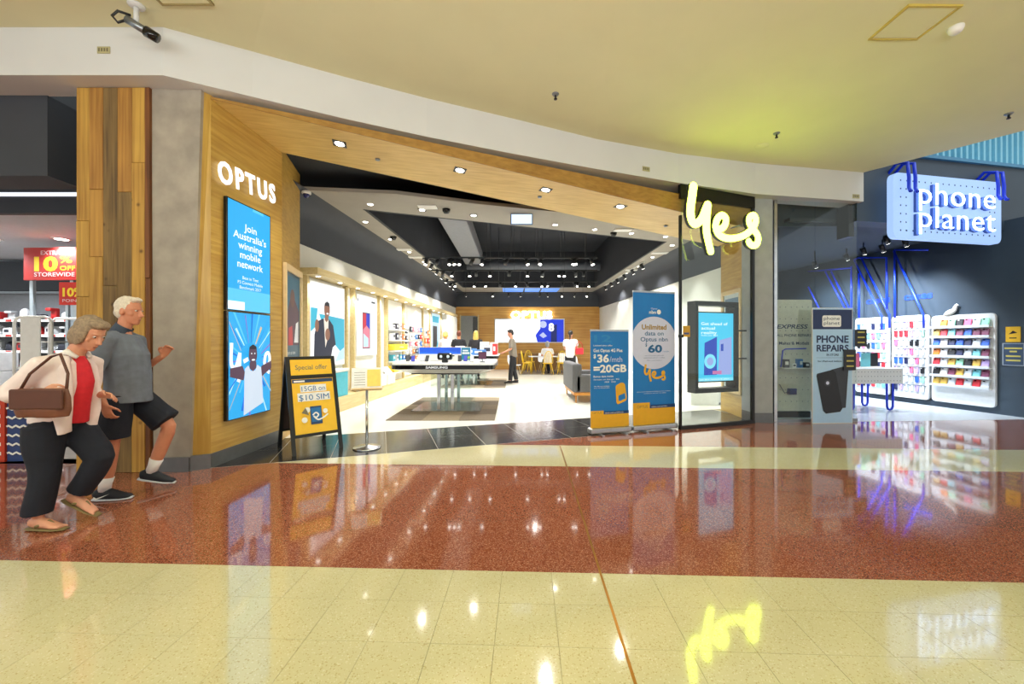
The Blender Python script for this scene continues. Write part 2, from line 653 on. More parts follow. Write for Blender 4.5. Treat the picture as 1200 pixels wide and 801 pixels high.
# concourse ceiling and bulkhead --------------------------------------
ZC, ZB = 4.66, 4.17
_bk = [(190.7, 88, 31.7, 4.12), (295, 113, 60, 4.49), (400, 138, 89, 4.83), (500, 160, 115, 5.19), (601.7, 180, 139, 5.53),
       (700, 198, 163, 5.90), (795, 214, 180, 6.36), (885, 227, 191, 6.75), (1012, 236, 202, 7.0)]
BK = [(-9.0, 4.12, 4.17, 4.66)] + [((x - CX) / F * Y, Y, H + (CY - yb) / F * Y, H + (CY - yt) / F * Y) for x, yb, yt, Y in _bk]
m = MB()
rim = [(-9, -7, 4.66), (11.2, -7, 4.42), (8.9, 1.0, 4.42), (7.35, 5.5, 4.40)] + [(x, y, zt) for x, y, zb, zt in BK[::-1]]
n = len(rim)
cpt = (0.5, 0.5, 4.56)
m.add(rim + [(x, y, z + .25) for x, y, z in rim] + [cpt, (cpt[0], cpt[1], cpt[2] + .25)],
      [((i + 1) % n, i, 2 * n) for i in range(n)] + [(n + i, n + (i + 1) % n, 2 * n + 1) for i in range(n)] + [(i, (i + 1) % n, n + (i + 1) % n, n + i) for i in range(n)])
struct('ceiling', m, CREAM)
m = MB()
vs, fs = [], []
for i, (x, y, zb, zt) in enumerate(BK):
    a, b2 = BK[max(i - 1, 0)], BK[min(i + 1, len(BK) - 1)]
    d = Vector((b2[0] - a[0], b2[1] - a[1])).normalized()
    k = .36 if x > -3.7 else .36
    vs += [(x, y, zb), (x, y, zt), (x - d.y * k, y + d.x * k, zt), (x - d.y * k, y + d.x * k, zb)]
for i in range(len(BK) - 1):
    for j in range(4):
        fs.append((4 * i + j, 4 * i + 4 + j, 4 * i + 4 + (j + 1) % 4, 4 * i + (j + 1) % 4))
e = 4 * (len(BK) - 1)
fs += [(0, 1, 2, 3), (e + 3, e + 2, e + 1, e)]
struct('trim_1', m.add(vs, fs), FASCIA)
# dark backing above the shop front, behind the bulkhead
zs = lambda x: 4.13 - 0.1 * (x + 3.37)                        # soffit falls to the right
zf = lambda x: zs(x) + 0.02 + 0.043 * (x + 3.37)              # top of the fascia
m = MB()
m.prism([P(0.2, 0.5), P(8.4, 0.30), P(8.4, 0.36), P(0.2, 0.56)], 0, 4.62, zbot=lambda x, y: zs(x) + .1)
struct('wall_front', m, BLACKP)

# timber portal ----------------------------------------------------------
A1, A2 = (-3.30, 5.71), (-3.54, 6.65)
m = MB()
wallseg(m, tuple(A0), A1, 0.16, 4.3, 0.12)
struct('wall_portal_left', m, OAKY)
m = MB()
wallseg(m, (A1[0], A1[1] + 0.004), A2, 0.0, 4.2, 0.12)
struct('wall_portal_inner_left', m, OAKY)
m = MB()
s1 = 8.0
fa, fb = P(0), P(s1)
ba, bb = (fa[0] + 0.06, fa[1] + 1.24), (fb[0], fb[1] + 1.22)
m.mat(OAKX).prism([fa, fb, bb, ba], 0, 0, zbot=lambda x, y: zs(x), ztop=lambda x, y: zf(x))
sof = struct('trim_2', m)
m = MB()
fr0, fr1 = P(0.0, -0.012), P(s1, -0.012)
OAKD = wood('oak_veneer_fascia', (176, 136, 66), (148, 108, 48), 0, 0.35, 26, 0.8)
wallseg(m, fr0, fr1, 0, 0, 0.012)
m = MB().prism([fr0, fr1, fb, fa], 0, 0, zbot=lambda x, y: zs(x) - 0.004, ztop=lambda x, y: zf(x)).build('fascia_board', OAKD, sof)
# right return of the portal, seen through the fixed glass
B1, B2 = (4.35, 8.30), (4.95, 9.1)
m = MB()
wallseg(m, B1, (fb[0] - 0.0, fb[1] + 0.05), 0.0, 3.5, 0.12)
struct('wall_portal_right', m, OAKY)
m = MB()
wallseg(m, B2, (B1[0] + 0.002, B1[1] + 0.002), 0.0, 3.4, 0.1)
struct('wall_portal_inner_right', m, WHITE)

# wood edge and concrete blade, timber clad pillar -----------------------------
YB = 4.36
m = MB()
m.mat(OAK).add([(-3.52, YB + .03, .16), (-3.372, 4.46, .16), (-3.372, 4.46, 4.17), (-3.405, YB + .03, 4.17),
                (-3.52, YB + .33, .16), (-3.372, 4.75, .16), (-3.372, 4.75, 4.17), (-3.405, YB + .33, 4.17)],
               [(0, 1, 2, 3), (7, 6, 5, 4), (0, 4, 5, 1), (3, 2, 6, 7), (1, 5, 6, 2), (0, 3, 7, 4)])
struct('wall_portal_edge', m)
m = MB()
m.mat(CONC).add([(-3.905, YB - .02, .15), (-3.52, YB, .15), (-3.40, YB, 4.17), (-3.925, YB - .02, 4.17),
                 (-3.905, YB + .3, .15), (-3.52, YB + .3, .15), (-3.40, YB + .3, 4.17), (-3.925, YB + .3, 4.17)],
                [(0, 1, 2, 3), (7, 6, 5, 4), (0, 4, 5, 1), (3, 2, 6, 7), (1, 5, 6, 2), (0, 3, 7, 4)])
struct('wall_concrete', m)
SKIRT = mat('blue_grey_metal_skirting', (112, 114, 116), 0.3, 0.6)
m = MB()
m.box(-3.915, -3.51, YB - .035, YB + .2, 0.0, .152)
wallseg(m, (-3.51, YB - .01), (A0.x + .004, A0.y - .006), 0, .162, .2)
wallseg(m, (A0.x + .008, A0.y - .004), (A1[0] + .008, A1[1]), 0, .162, .1)
struct('baseboard_portal', m, SKIRT)

# pillar of reclaimed planks
pil = struct('wall_pillar', MB().box(-4.70, -3.94, 4.34, 4.9, 0.0, 4.17), mat('pillar_core', (70, 48, 26), 0.8))
PW = [wood('reclaimed_plank_gold', (200, 158, 72), (156, 112, 44), 2, 0.6, 34, 1.0, True),
      wood('reclaimed_plank_amber', (184, 136, 62), (146, 100, 42), 2, 0.6, 30, 1.2, True),
      wood('reclaimed_plank_grey', (132, 106, 62), (88, 68, 42), 2, 0.7, 40, 1.6, True),
      wood('reclaimed_plank_honey', (192, 146, 66), (158, 110, 46), 2, 0.6, 28, 0.9, True),
      wood('reclaimed_plank_dark', (128, 78, 34), (92, 52, 22), 2, 0.6, 34, 1.1, True)]
def plank(x0, x1, z0, z1, k, dy=0.0, side=False):
    mb = MB()
    if side:
        mb.bev(-3.955, -3.92, x0, x1, z0, z1, 0.003, seg=1)
    else:
        mb.bev(x0 + .001, x1 - .001, 4.312 + dy, 4.345, z0, z1, 0.003, seg=1)
    mb.build('plank', PW[k], pil)
xs = [-4.715, -4.573, -4.425, -4.27, -4.113, -3.972, -3.92]
cuts = [[(0, 1.9, 0), (1.9, 2.72, 0), (2.72, 4.165, 0)],
        [(0, 2.33, 0), (2.33, 3.06, 3), (3.06, 4.165, 1)],
        [(0, 2.02, 2), (2.02, 4.165, 2)],
        [(0, 3.03, 2), (3.03, 4.165, 1)],
        [(0, 1.2, 0), (1.2, 3.35, 0), (3.35, 4.165, 0)],
        [(0, 2.1, 4), (2.1, 4.165, 4)]]
for i, cs in enumerate(cuts):
    for j, (z0, z1, k) in enumerate(cs):
        plank(xs[i], xs[i + 1], z0 + .002, z1 - .002, k, RND.uniform(-.006, .004))
plank(4.345, 4.6, 0, 4.16, 4, side=True)

# shop interior shell -------------------------------------------------------
def WL(y):
    return -3.85 + 0.0676 * (y - 6.4)            # left wall x at depth y
def WR(y):
    return 4.95 - 0.0395 * (y - 9.1)             # right wall x at depth y
YE = 20.5
LWALL = mat('wall_white_lit', (240, 240, 232), 0.55, var=0.02, scale=3)
m = MB()
wallseg(m, (WL(6.55), 6.55), (WL(YE), YE), 0, 3.2, 0.15)
struct('wall_left', m, LWALL)
m = MB()
wallseg(m, (WR(YE), YE), (WR(9.1), 9.1), 0, 3.2, 0.15)
struct('wall_right', m, LWALL)
m = MB().mat(OAKB).box(-3.3, 4.9, YE, YE + .15, 0, 3.22)
struct('wall_back', m)
m = MB().mat(DARKG).box(-3.4, 5.0, YE - .02, YE + .15, 3.22, 4.1)
struct('trim_3', m)
# dark coved bulkheads over both side walls
def cove(name, wl, sgn, y0, y1):
    prof = [(0.0, 3.17), (0.0, 3.62)] + [(0.4 * (1 - math.cos(a)), 3.62 + 0.33 * math.sin(a)) for a in [R(15), R(30), R(45), R(60), R(75), R(90)]]
    mb = MB()
    mb.smooth = True
    n = len(prof)
    ys = [y0, y1]
    vs = [(wl(y) + sgn * (0.03 + d), y, z) for y in ys for d, z in prof]
    fs = [(i, i + 1, n + i + 1, n + i) for i in range(n - 1)]
    mb.mat(DARKG).add(vs, fs)
    mb.smooth = False
    mb.add([(wl(y) + sgn * d, y, 3.17) for y in ys for d in (-.1, .03)], [(0, 1, 3, 2)])
    return struct(name, mb)
cove('trim_4', WL, 1, 6.0, YE)
cove('trim_5', WR, -1, 8.4, YE)
ZR = 3.95
HL = [(-2.85, 7.63), (3.93, 10.1), (3.9, 18.6), (-2.3, 18.6)]
RF = [(-3.9, 6.62), (-2.0, 6.84), (-0.63, 7.34), (1.59, 7.99), (2.72, 8.63), (4.3, 9.35), (5.2, 9.6)]
m = MB()
fa_ = [(-3.9, 6.62), (-2.0, 6.84), (-0.63, 7.34), (1.59, 7.99), (2.72, 8.63), (4.3, 9.35), (5.2, 9.6), (5.2, 10.1), HL[1], HL[0], (-3.9, 7.63)]
m.prism([(-3.9, 6.62), (-2.0, 6.84), HL[0], (-3.9, 7.63)], ZR, ZR + .06)
m.prism([(-2.0, 6.84), (-0.63, 7.34), (1.59, 7.99), HL[1], HL[0]], ZR, ZR + .06)
m.prism([(1.59, 7.99), (2.72, 8.63), (4.3, 9.35), (5.2, 9.6), (5.2, 10.1), HL[1]], ZR, ZR + .06)
m.prism([(-3.9, 7.63), HL[0], HL[3], (-3.9, 18.6)], ZR, ZR + .06)
m.prism([HL[1], (5.2, 10.1), (5.2, 18.6), HL[2]], ZR, ZR + .06)
m.prism([(-3.9, 18.6), (5.2, 18.6), (5.2, YE + .1), (-3.9, YE + .1)], ZR, ZR + .06)
struct('ceiling', m, RINGC)
m = MB()
BLK2 = mat('recess_black', (34, 37, 44), 0.8, var=0.1, scale=2)
for i in range(4):
    p, q = HL[i], HL[(i + 1) % 4]
    wallseg(m, q, p, ZR + .0, 5.6, -0.06)
m.box(-4, 5.3, 5.2, YE, 5.6, 5.7)
struct('wall_recess', m, BLK2)
struct('ceiling', MB().prism([(-3.9, 5.2), (0, 6.9), (5.2, 8.2), (5.2, 10), (-3.9, 8)], 4.22, 4.26), BLACKP)

# skirting plinths inside
PLY = wood('pale_plywood', (214, 196, 148), (196, 174, 122), 1, 0.5, 20, 1)
m = MB()
wallseg(m, (WL(7.2) + .28, 7.2), (WL(19.5) + .28, 19.5), 0, .3, .28)
struct('trim_6', m, PLY)
m = MB()
wallseg(m, (WR(19.5) - .3, 19.5), (WR(9.3) - .3, 9.3), 0, .28, .3)
m.prism([(4.0, 8.9), (4.62, 8.9), (4.65, 9.3), (4.0, 9.3)], 0, .28)
struct('trim_7', m, WHITE)

# concrete post to the right of the glass
POSTC = mat('post_grey_render', (160, 164, 166), 0.6, var=0.08, scale=6, bump=0.05)
struct('wall_post', MB().mat(POSTC).box(4.235, 4.56, 6.97, 7.35, 0.17, 4.05).mat(SKIRT).box(4.23, 4.565, 6.96, 7.34, 0, .17))

# right-hand shop shell ---------------------------------------------------------
NAVY = mat('slate_blue_cladding', (52, 66, 80), 0.55, var=0.14, scale=1.4)
def FP(x):
    return 7.35 + 0.19 * (x - 7.8)
def RW(y):
    return 9.55 - 0.17 * (y - 7.43)
m = MB()
wallseg(m, (6.12, FP(6.12) + .04), (12.2, FP(12.2)), 3.56, 4.84, 0.3)
struct('wall_right_shop_front', m, NAVY)
m = MB()
wallseg(m, (RW(13.2), 13.2), (RW(5.4), 5.4), 0, 3.75, 0.15)
struct('wall_right_shop_side', m, NAVY)
struct('wall_right_shop_header', MB().box(4.6, 6.2, 7.55, 7.6, 3.6, 4.5), NAVY)
struct('wall_right_shop_back', MB().box(5.16, 8.7, 13.0, 13.15, 0, 3.8), NAVY)
struct('wall_right_shop_party', MB().box(4.62, 5.25, 7.85, 7.95, 0, 4.0).box(5.15, 5.25, 7.95, 13.0, 0, 4.0), NAVY)
PPC = mat('right_shop_ceiling', (70, 80, 90), 0.8, var=0.06)
struct('ceiling', MB().prism([(5.16, 7.40), (9.7, 7.9), (8.9, 13.2), (5.16, 13.2)], 3.66, 3.72), PPC)
# light blue corrugated screen over it
CORR = mat('light_blue_corrugated_sheet', (128, 196, 222), 0.4, var=0.04)
m = MB().mat(CORR)
vs, fs = [], []
n = 0
x = 6.3
while x < 12.0:
    for dx, dy in ((0, 0), (.05, 0), (.07, .07), (.12, .07)):
        vs += [(x + dx, FP(x + dx) + dy, 4.8), (x + dx, FP(x + dx) + dy, 6.6)]
    x += .14
for i in range(len(vs) // 2 - 1):
    fs.append((2 * i, 2 * i + 2, 2 * i + 3, 2 * i + 1))
m.add(vs, fs)
struct('trim_8', m)
struct('trim_9', MB().mat(mat('blue_edge_trim', (60, 130, 170), 0.4)).prism([(6.0, FP(6.0) - .03), (11, FP(11) - .03), (11, FP(11) + .2), (6.0, FP(6.0) + .2)], 4.78, 4.84))
area_light('upper_right_light', (9.6, 5.6, 7.2), (R(-35), 0, 0), 4, 1.5, 120, (0.75, 0.92, 1.0))  # cool area light high over the right-hand side, out of view

# left-hand shop shell --------------------------------------------------------------
struct('trim_10', MB().mat(DARKG).box(-8.5, -5.2, 4.46, 4.86, 3.27, 4.17))
LSC = mat('left_shop_ceiling', (214, 222, 232), 0.6, var=0.03)
struct('ceiling', MB().box(-14, -4.4, 5.5, 9.3, 3.2, 3.26), LSC)
struct('trim_11', MB().mat(DARKG).box(-14, -4.34, 5.42, 5.5, 3.16, 4.75))
struct('trim_12', MB().mat(mat('white_led_strip', (235, 240, 248), emit=1.2)).box(-13, -4.6, 5.38, 5.42, 3.39, 3.43))
m = MB()
wallseg(m, (-14, 9.2), (-4.4, 9.2), 0, 3.2, 0.1)
struct('wall_left_shop_back', m, mat('left_shop_slate', (50, 56, 66), 0.6))
struct('wall_left_shop_side', MB().box(-4.44, -4.34, 4.9, 9.2, 0, 4.2), BLACKP)
struct('trim_13', MB().mat(LSC).add([(-14, 8.2, 3.2), (-9.2, 9.18, 3.2), (-9.2, 9.18, 2.72), (-14, 8.2, 2.95)], [(0, 3, 2, 1)]))
# ---------------------------------------------------------------- lamps of the timber portal and the shop ceiling
def downlight(px, py, label, square, w, power, aim=None, group=None, tilt=0.0, loc=None, z=None, angle=120):
    if loc is None:
        if square and tilt:
            k = (CY - py) / F + 0.1 * (px - CX) / F
            Y = 2.383 / k
            loc = Vector(((px - CX) / F * Y, Y, H + (CY - py) / F * Y - .002))
        else:
            loc = atz(px, py, z or ZR) - Vector((0, 0, .002))
    t = thing('recessed_downlight', label, 'downlight', loc, PH if tilt else 0, group)
    if tilt:
        t.rotation_euler.y = math.atan(0.1)
    if square:
        MB().bev(-w, w, -w, w, -.006, .0, .002, seg=1).build('bezel', BLACK, t)
        MB().lathe([(w * .66, -.010), (w * .72, -.004)], 16).build('lens', LED, t)
    else:
        MB().lathe([(w, -.006), (w * 1.25, -.005), (w * 1.25, 0)], 16).build('bezel', WHITE, t)
        MB().lathe([(w * .9, -.010), (w * .95, -.004)], 14).build('lens', LED, t)
    if power:
        spot('downlight_beam', loc + Vector((0, 0, -.03)), loc + Vector(aim or (0, 0, -1)), power, angle, 0.7)
    return t
for i, (px, py) in enumerate([(398, 168), (539, 199), (639.5, 222), (727, 241.5)]):
    downlight(px, py, 'square black-rimmed downlight in the timber soffit, %s from the left' % ORD[i], True, .085, 120, group='soffit downlights', tilt=1)
for i, (px, py) in enumerate([(442.5, 186), (632.5, 230), (780, 264)]):
    k = (CY - py) / F + 0.1 * (px - CX) / F
    Y = 2.383 / k
    o = MB().lathe([(.0, -.02), (.03, -.02), (.035, 0)], 10).build('smoke_sensor', STEEL, None, ((px - CX) / F * Y, Y, H + (CY - py) / F * Y - .002))
    tag(o, 'tiny grey ceiling sensor in the timber soffit, %s from the left' % ORD[i], 'sensor', 'soffit sensors')
side_l = [(434, 239), (428, 259.6), (457.5, 280), (479.6, 295), (496.7, 306.5), (509, 316), (518, 323)]
for i, (px, py) in enumerate(side_l):
    downlight(px, py, 'round downlight in the ceiling strip left of the black recess, %s from the front' % ORD[i], False, .05, 110, aim=(.0, 0, -1), angle=84, group='left ceiling downlights')
for i, (px, py, sq) in enumerate([(494.6, 245.6, 1), (555, 252, 1), (650.6, 263, 0), (697, 268.5, 0), (740, 273, 0)]):
    downlight(px, py, '%s downlight in the front ceiling strip, %s from the left' % ('square-rimmed' if sq else 'round white', ORD[i]), bool(sq), .075 if sq else .05, 120, group='front ceiling downlights')
for i, (px, py) in enumerate([(780, 277), (787.7, 287), (764.8, 301), (746.9, 312), (733.5, 320)]):
    downlight(px, py, 'round downlight in the ceiling strip right of the black recess, %s from the front' % ORD[i], False, .05, 120, aim=(.0, 0, -1), angle=84, group='right ceiling downlights')
for i, (px, py, w) in enumerate([(501, 242, .17), (474, 292, .2), (730, 269, .2), (773, 296, .22), (740, 316, .2), (487, 301, .2)]):
    o = MB().mat(WHITE).bev(-w, w, -.1, .1, -.02, 0, .006).build('ceiling_vent', None, None, atz(px, py, ZR - .001))
    for k in range(3):
        pass
    tag(o, 'white rectangular air vent in the grey ceiling strip, %s' % ['at the front left', 'nearer of two beside the left wall', 'at the front right', 'nearer of two beside the right wall', 'farther of two beside the right wall', 'farther of two beside the left wall'][i], 'vent', 'ceiling vents')
for i, (px, py) in enumerate([(523, 245), (461, 277), (719, 272.5)]):
    o = MB().mat(BLACKG).lathe([(.0, -.09), (.045, -.08), (.07, -.04), (.08, 0)], 14).build('dome_camera', None, None, atz(px, py, ZR - .001))
    tag(o, 'small dark dome camera under the grey ceiling strip, %s' % ['front and left of the centre', 'at the left edge of the recess', 'at the front right'][i], 'camera', 'dome cameras')
t = thing('security_camera', 'white and blue dome camera beside the inner edge of the timber portal', 'camera', atz(359, 224, ZR))
MB().lathe([(.06, -.05), (.075, -.04), (.075, 0)], 14).build('mount', WHITE, t)
MB().ball((0, 0, -.06), .055).build('lens_dome', mat('dark_blue_lens', (22, 30, 90), 0.1), t)
# hanging exit box
t = thing('exit_sign', 'small glowing white and blue exit sign hung under the front ceiling strip', 'sign', (.19, 7.85, 3.95))
MB().box(-.22, .22, -.02, .02, -.235, -.02).build('casing', mat('exit_casing', (90, 110, 140), 0.4), t)
MB().box(-.2, .2, -.024, -.02, -.22, -.035).build('lit_panel', mat('exit_panel_lit', (214, 232, 255), emit=1.3), t)
for x in (-.15, .15):
    MB().box(x - .005, x + .005, -.005, .005, -.02, 0).build('hanger', STEEL, t)
# lighting tracks on rods in the black recess
HEADM = mat('spot_head_black', (30, 32, 36), 0.4)
def spot_head(parent, x, z, on, face=(0, -.25, -1), cold=False):
    d = Vector(face).normalized()
    mb = MB().tube([(x, 0, z), (x, 0, z - .06)], .012, 6)
    c = Vector((x, 0, z - .1))
    mb.tube([c - d * .11, c + d * .07], .05, 10)
    mb.box(x - .09, x + .09, -.02, .02, z - .02, z + .012)
    h = mb.build('spot_head', HEADM, parent)
    if on:
        MB().tube([c + d * .070, c + d * .074], .044, 10).build('lens', LEDS, h)
    return h
rows = [(10.45, [(-.9 + 500, 1), (526.6, 1), (531.6, 1), (538, 1), (565, 1), (617.6, 1), (672.5, 1), (694, 1)], 3.62),
        (12.3, [(530, 1), (550.3, 1), (574, 1), (618.3, 1), (661, 1), (655.8, 1), (684, 0)], 3.62),
        (14.6, [(586, 0), (556, 1), (617.8, 0), (634.6, 1), (659, 0), (674, 0), (690, 1)], 3.62),
        (17.8, [(577.5, 1), (596, 0), (632.5, 0), (658.5, 1), (688, 1)], 3.62)]
for i, (Y, hs, z) in enumerate(rows):
    x0, x1 = (498 - CX) / F * Y, (700 - CX) / F * Y
    x0 = max(x0, -2.5)
    x1 = min(x1, 3.6)
    t = thing('lighting_track', 'black lighting track with spotlights hung in the ceiling recess, %s row from the front' % ORD[i], 'track light', (0, Y, 0), 0, 'lighting tracks')
    MB().box(x0, x1, -.018, .018, z - .02, z + .02).build('rail', HEADM, t)
    n = 7
    for k in range(n):
        x = x0 + (x1 - x0) * (k + .5) / n
        if -2.0 < x < -1.12:
            continue
        MB().tube([(x, 0, z + .02), (x, 0, 5.6)], .006, 5).build('suspension_rod', HEADM, t)
    for j, (px, on) in enumerate(hs):
        x = (px - CX) / F * Y
        spot_head(t, x, z - .02, on, (RND.uniform(-.3, .3), -.3, -1))
    for x in [x0 + (x1 - x0) * (k + .35) / 5 for k in range(5)]:
        if not -2.0 < x < -1.12 or 1:
            spot_head(t, x, z - .02, i > 1 or x > 0, (RND.uniform(-.5, .5), .4 if i % 2 else -.5, -1))
    for k, px in enumerate((-1.5, .6, 2.6)):
        spot('track_beam', (px, Y - .06, z - .2), (px + (px - .6) * .3, Y - .2, 0), 330 if i < 3 else 240, 130, .8, parent=None)
# clusters of wall washers at the back ends of the side strips
for k, (xs_, lab) in enumerate([(-2.58, 'left'), (4.15, 'right')]):
    t = thing('lighting_track', 'short ceiling track of wall-washing spotlights along the %s wall near the back' % lab, 'track light', (xs_, 13.5, 0), R(90), 'lighting tracks')
    MB().box(-1.0, 4.4, -.018, .018, 3.90, 3.95).build('rail', WHITE, t)
    for j in range(6):
        spot_head(t, -.8 + j * 1.0, 3.9, 1, (0, (.5 if k == 0 else -.5), -1))
        if j % 2 == 0:
            spot('wash_beam', (xs_, 13.5 - .8 + j, 3.7), (xs_ + (-.9 if k == 0 else .9), 13.4 - .8 + j, 1.5), 110, 110, .7)
# ducts
t = tag(MB().mat(mat('galvanised_duct', (128, 130, 136), 0.5, 0.2)).bev(-1.92, -1.2, 9.0, 16.4, 4.6, 5.1, .03).build('air_duct'), 'grey square air duct running back through the black ceiling recess', 'duct')
t = tag(MB().mat(mat('dark_duct', (92, 96, 106), 0.5, 0.2)).tube([(-1.9, 16.8, 4.62), (3.7, 16.8, 4.62)], .2, 14).build('air_duct'), 'round dark grey duct crossing the back of the ceiling recess', 'duct')
o = MB().mat(mat('blue_screen_glow', (104, 160, 246), emit=.9)).box(-.45, 2.25, 18.75, 20.1, 3.925, 3.945)  # wall screen's blue glow on the ceiling, put in as an emissive slab
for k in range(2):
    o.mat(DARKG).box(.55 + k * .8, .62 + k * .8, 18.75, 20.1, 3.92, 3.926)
tag(o.build('ceiling_screen_glow'), 'blue glow of the wall screen, added as a flat emissive panel on the ceiling', 'painted glow')

# ---------------------------------------------------------------- left wall displays
ANG = math.atan2(1, 0.0676)
def onl(y, z=0.0, off=0.0):
    return (WL(y) + off, y, z)
def YL(px):
    return 4.283 / (0.0676 - (px - 600) / 467)
PL_W = mat('lit_print_white', (246, 248, 250), emit=.95)
PL_SKY = mat('lit_print_turquoise', (60, 184, 214), emit=.85)
PL_PALE = mat('lit_print_pale_blue', (196, 226, 240), emit=.9)
PL_NAVY = mat('lit_print_navy', (34, 42, 66), emit=.8)
PL_SKIN = mat('lit_print_skin', (150, 104, 82), emit=.8)
PL_SHIRT = mat('lit_print_shirt', (232, 226, 214), emit=.9)
PL_RED = mat('lit_print_red', (206, 40, 62), emit=.85)
PL_BLUE = mat('lit_print_blue', (36, 50, 190), emit=.9)
PL_PINK = mat('lit_print_pink', (224, 130, 150), emit=.9)
PL_DARK = mat('lit_print_charcoal', (38, 40, 48), emit=.7)
PL_MAG = mat('lit_print_plum', (96, 44, 74), emit=.8)
# timber light ledge with small lamps
m = MB()
wallseg(m, (WL(7.1) + .34, 7.1), (WL(19.3) + .34, 19.3), 2.62, 2.74, .34)
led = struct('trim_14', m, PLY)
for i in range(15):
    y = 7.3 + i * .8
    t = thing('ledge_light', 'small lit lamp under the pale timber wall ledge, %s from the front' % ORD[i], 'lamp', (WL(y) + .24, y, 2.62), 0, 'ledge lamps')
    MB().lathe([(.05, -.012), (.055, 0)], 10).build('bezel', WHITE, t)
    MB().lathe([(.038, -.016), (.042, -.010)], 10).build('lens', LEDS, t)
    if i % 2 == 0:
        spot('ledge_beam', (WL(y) + .24, y, 2.58), (WL(y) + .1, y, 0), 48, 120, .8)
for i, y in enumerate((7.2, 8.68, 9.02, 10.5, 11.0, 12.35, 14.4, 15.35, 17.1)):
    m = MB()
    wallseg(m, (WL(y) + .10, y), (WL(y) + .105, y + .06), 0.3, 2.62, .11)
    struct('trim_%d' % (15 + i), m, PLY)
# poster of a man in a suit
t = thing('light_box_poster', 'lit poster of a man in a dark suit on a white and turquoise ground', 'poster', onl(7.3, 0, .06), ANG)
MB().box(0, 1.3, -.03, .05, .93, 2.56).build('frame', WHITE, t)
p = MB()
p.lay = -.031
p.rect(.02, .95, 1.28, 2.54, PL_W)
p.poly([(.3, 1.95), (1.28, 1.9), (1.28, 1.1), (.9, 1.35), (.55, 1.5)], PL_SKY)
p.poly([(.02, 2.05), (.25, 2.05), (.18, 1.7), (.02, 1.6)], PL_SKY)
p.poly([(.9, 1.0), (1.28, 1.05), (1.28, 1.3), (1.05, 1.2)], PL_PALE)
p.poly([(.12, 1.12), (.14, 1.55), (.24, 1.80), (.42, 1.86), (.66, 1.86), (.82, 1.74), (.92, 1.36), (.80, 1.30), (.74, 1.12)], PL_NAVY)
p.poly([(.46, 1.88), (.64, 1.88), (.62, 1.5), (.52, 1.3)], PL_SHIRT)
p.poly([(.50, 1.98), (.50, 1.84), (.56, 1.80), (.63, 1.85), (.64, 1.98)], PL_SKIN)
p.disc(.58, 2.04, .105, PL_SKIN, rz=.15)
p.poly([(.47, 2.08), (.50, 2.17), (.58, 2.21), (.66, 2.18), (.69, 2.08), (.66, 2.12), (.5, 2.12)], PL_DARK)
p.disc(.22, 1.72, .07, PL_SKIN, rz=.12)
p.disc(.60, 1.56, .09, PL_SKIN, rz=.12)
p.disc(.595, 1.97, .045, PL_W, rz=.018)
p.build('printed_sheet', None, t)
# poster of a tall phone
t = thing('light_box_poster', 'lit white poster of one tall phone with a red and blue screen', 'poster', onl(9.17, 0, .06), ANG)
MB().box(0, 1.15, -.03, .05, 1.08, 2.54).build('frame', WHITE, t)
p = MB()
p.lay = -.031
p.rect(.02, 1.1, 1.13, 2.52, PL_W)
p.rect(.30, 1.25, .72, 2.12, PL_DARK)
p.rect(.32, 1.27, .70, 2.10, PL_PINK)
p.poly([(.32, 2.10), (.32, 1.7), (.5, 1.8), (.52, 2.10)], PL_RED)
p.poly([(.50, 2.10), (.50, 1.82), (.70, 1.72), (.70, 2.10)], PL_BLUE)
p.poly([(.34, 1.29), (.34, 1.62), (.62, 1.5), (.62, 1.29)], PL_PALE)
p.rect(.04, 2.36, .07, 2.42, PL_DARK)
p.rect(.80, 2.38, 1.02, 2.42, PL_DARK)
p.build('printed_sheet', None, t)
# low turquoise box under the first poster
t = thing('display_plinth', 'turquoise and white display plinth under the lit poster of the man', 'plinth', onl(7.75, .3, .14), ANG)
MB().bev(0, .66, -.12, .1, 0, .5, .01).build('body', mat('turquoise_laminate', (70, 176, 196), 0.4), t)
MB().bev(-.05, .7, -.13, .1, .5, .56, .008).build('top', WHITE, t)
# white angled stands with tablets along the wall
for i, y in enumerate((10.1, 10.75)):
    t = thing('tablet_stand', 'white sloping display stand with a bright screen on the low timber plinth, %s' % ('nearer' if i == 0 else 'farther'), 'stand', onl(y, .3, .16), ANG, 'plinth display stands')
    MB().slab([(-.25, 0), (.25, 0), (.25, .26), (-.25, .26)], -.16, .06).build('body', WHITE, t)
    o = MB().box(-.22, .22, -.01, .01, 0, .24).build('screen', PL_W, t, (0, -.1, .25))
    o.rotation_euler.x = R(-40)
YEL = mat('bright_yellow_plush', (242, 206, 30), 0.8, var=0.1, scale=30)
for i, (px, y, k) in enumerate([(432, 9.05, 1.0), (440, 9.5, 1.05)]):
    t = thing('plush_toy', 'round yellow plush toy on the low timber plinth, %s of the two' % ('nearer' if i == 0 else 'farther'), 'toy', (WL(y) + .2, y, .30), R(-20), 'yellow plush toys')
    b = MB().ball((0, 0, .14), .13 * k, .12 * k, .14 * k)
    b.ball((.02, -.02, .31), .10 * k, .10 * k, .09 * k)
    b.build('body', YEL, t)
    MB().ball((.06, -.11, .33), .018).ball((.1, -.07, .33), .018).build('eye', BLACKG, t)
    MB().ball((.08, -.13, .05), .05, .06, .05).ball((-.05, -.13, .05), .05, .06, .05).build('foot', WHITE, t)
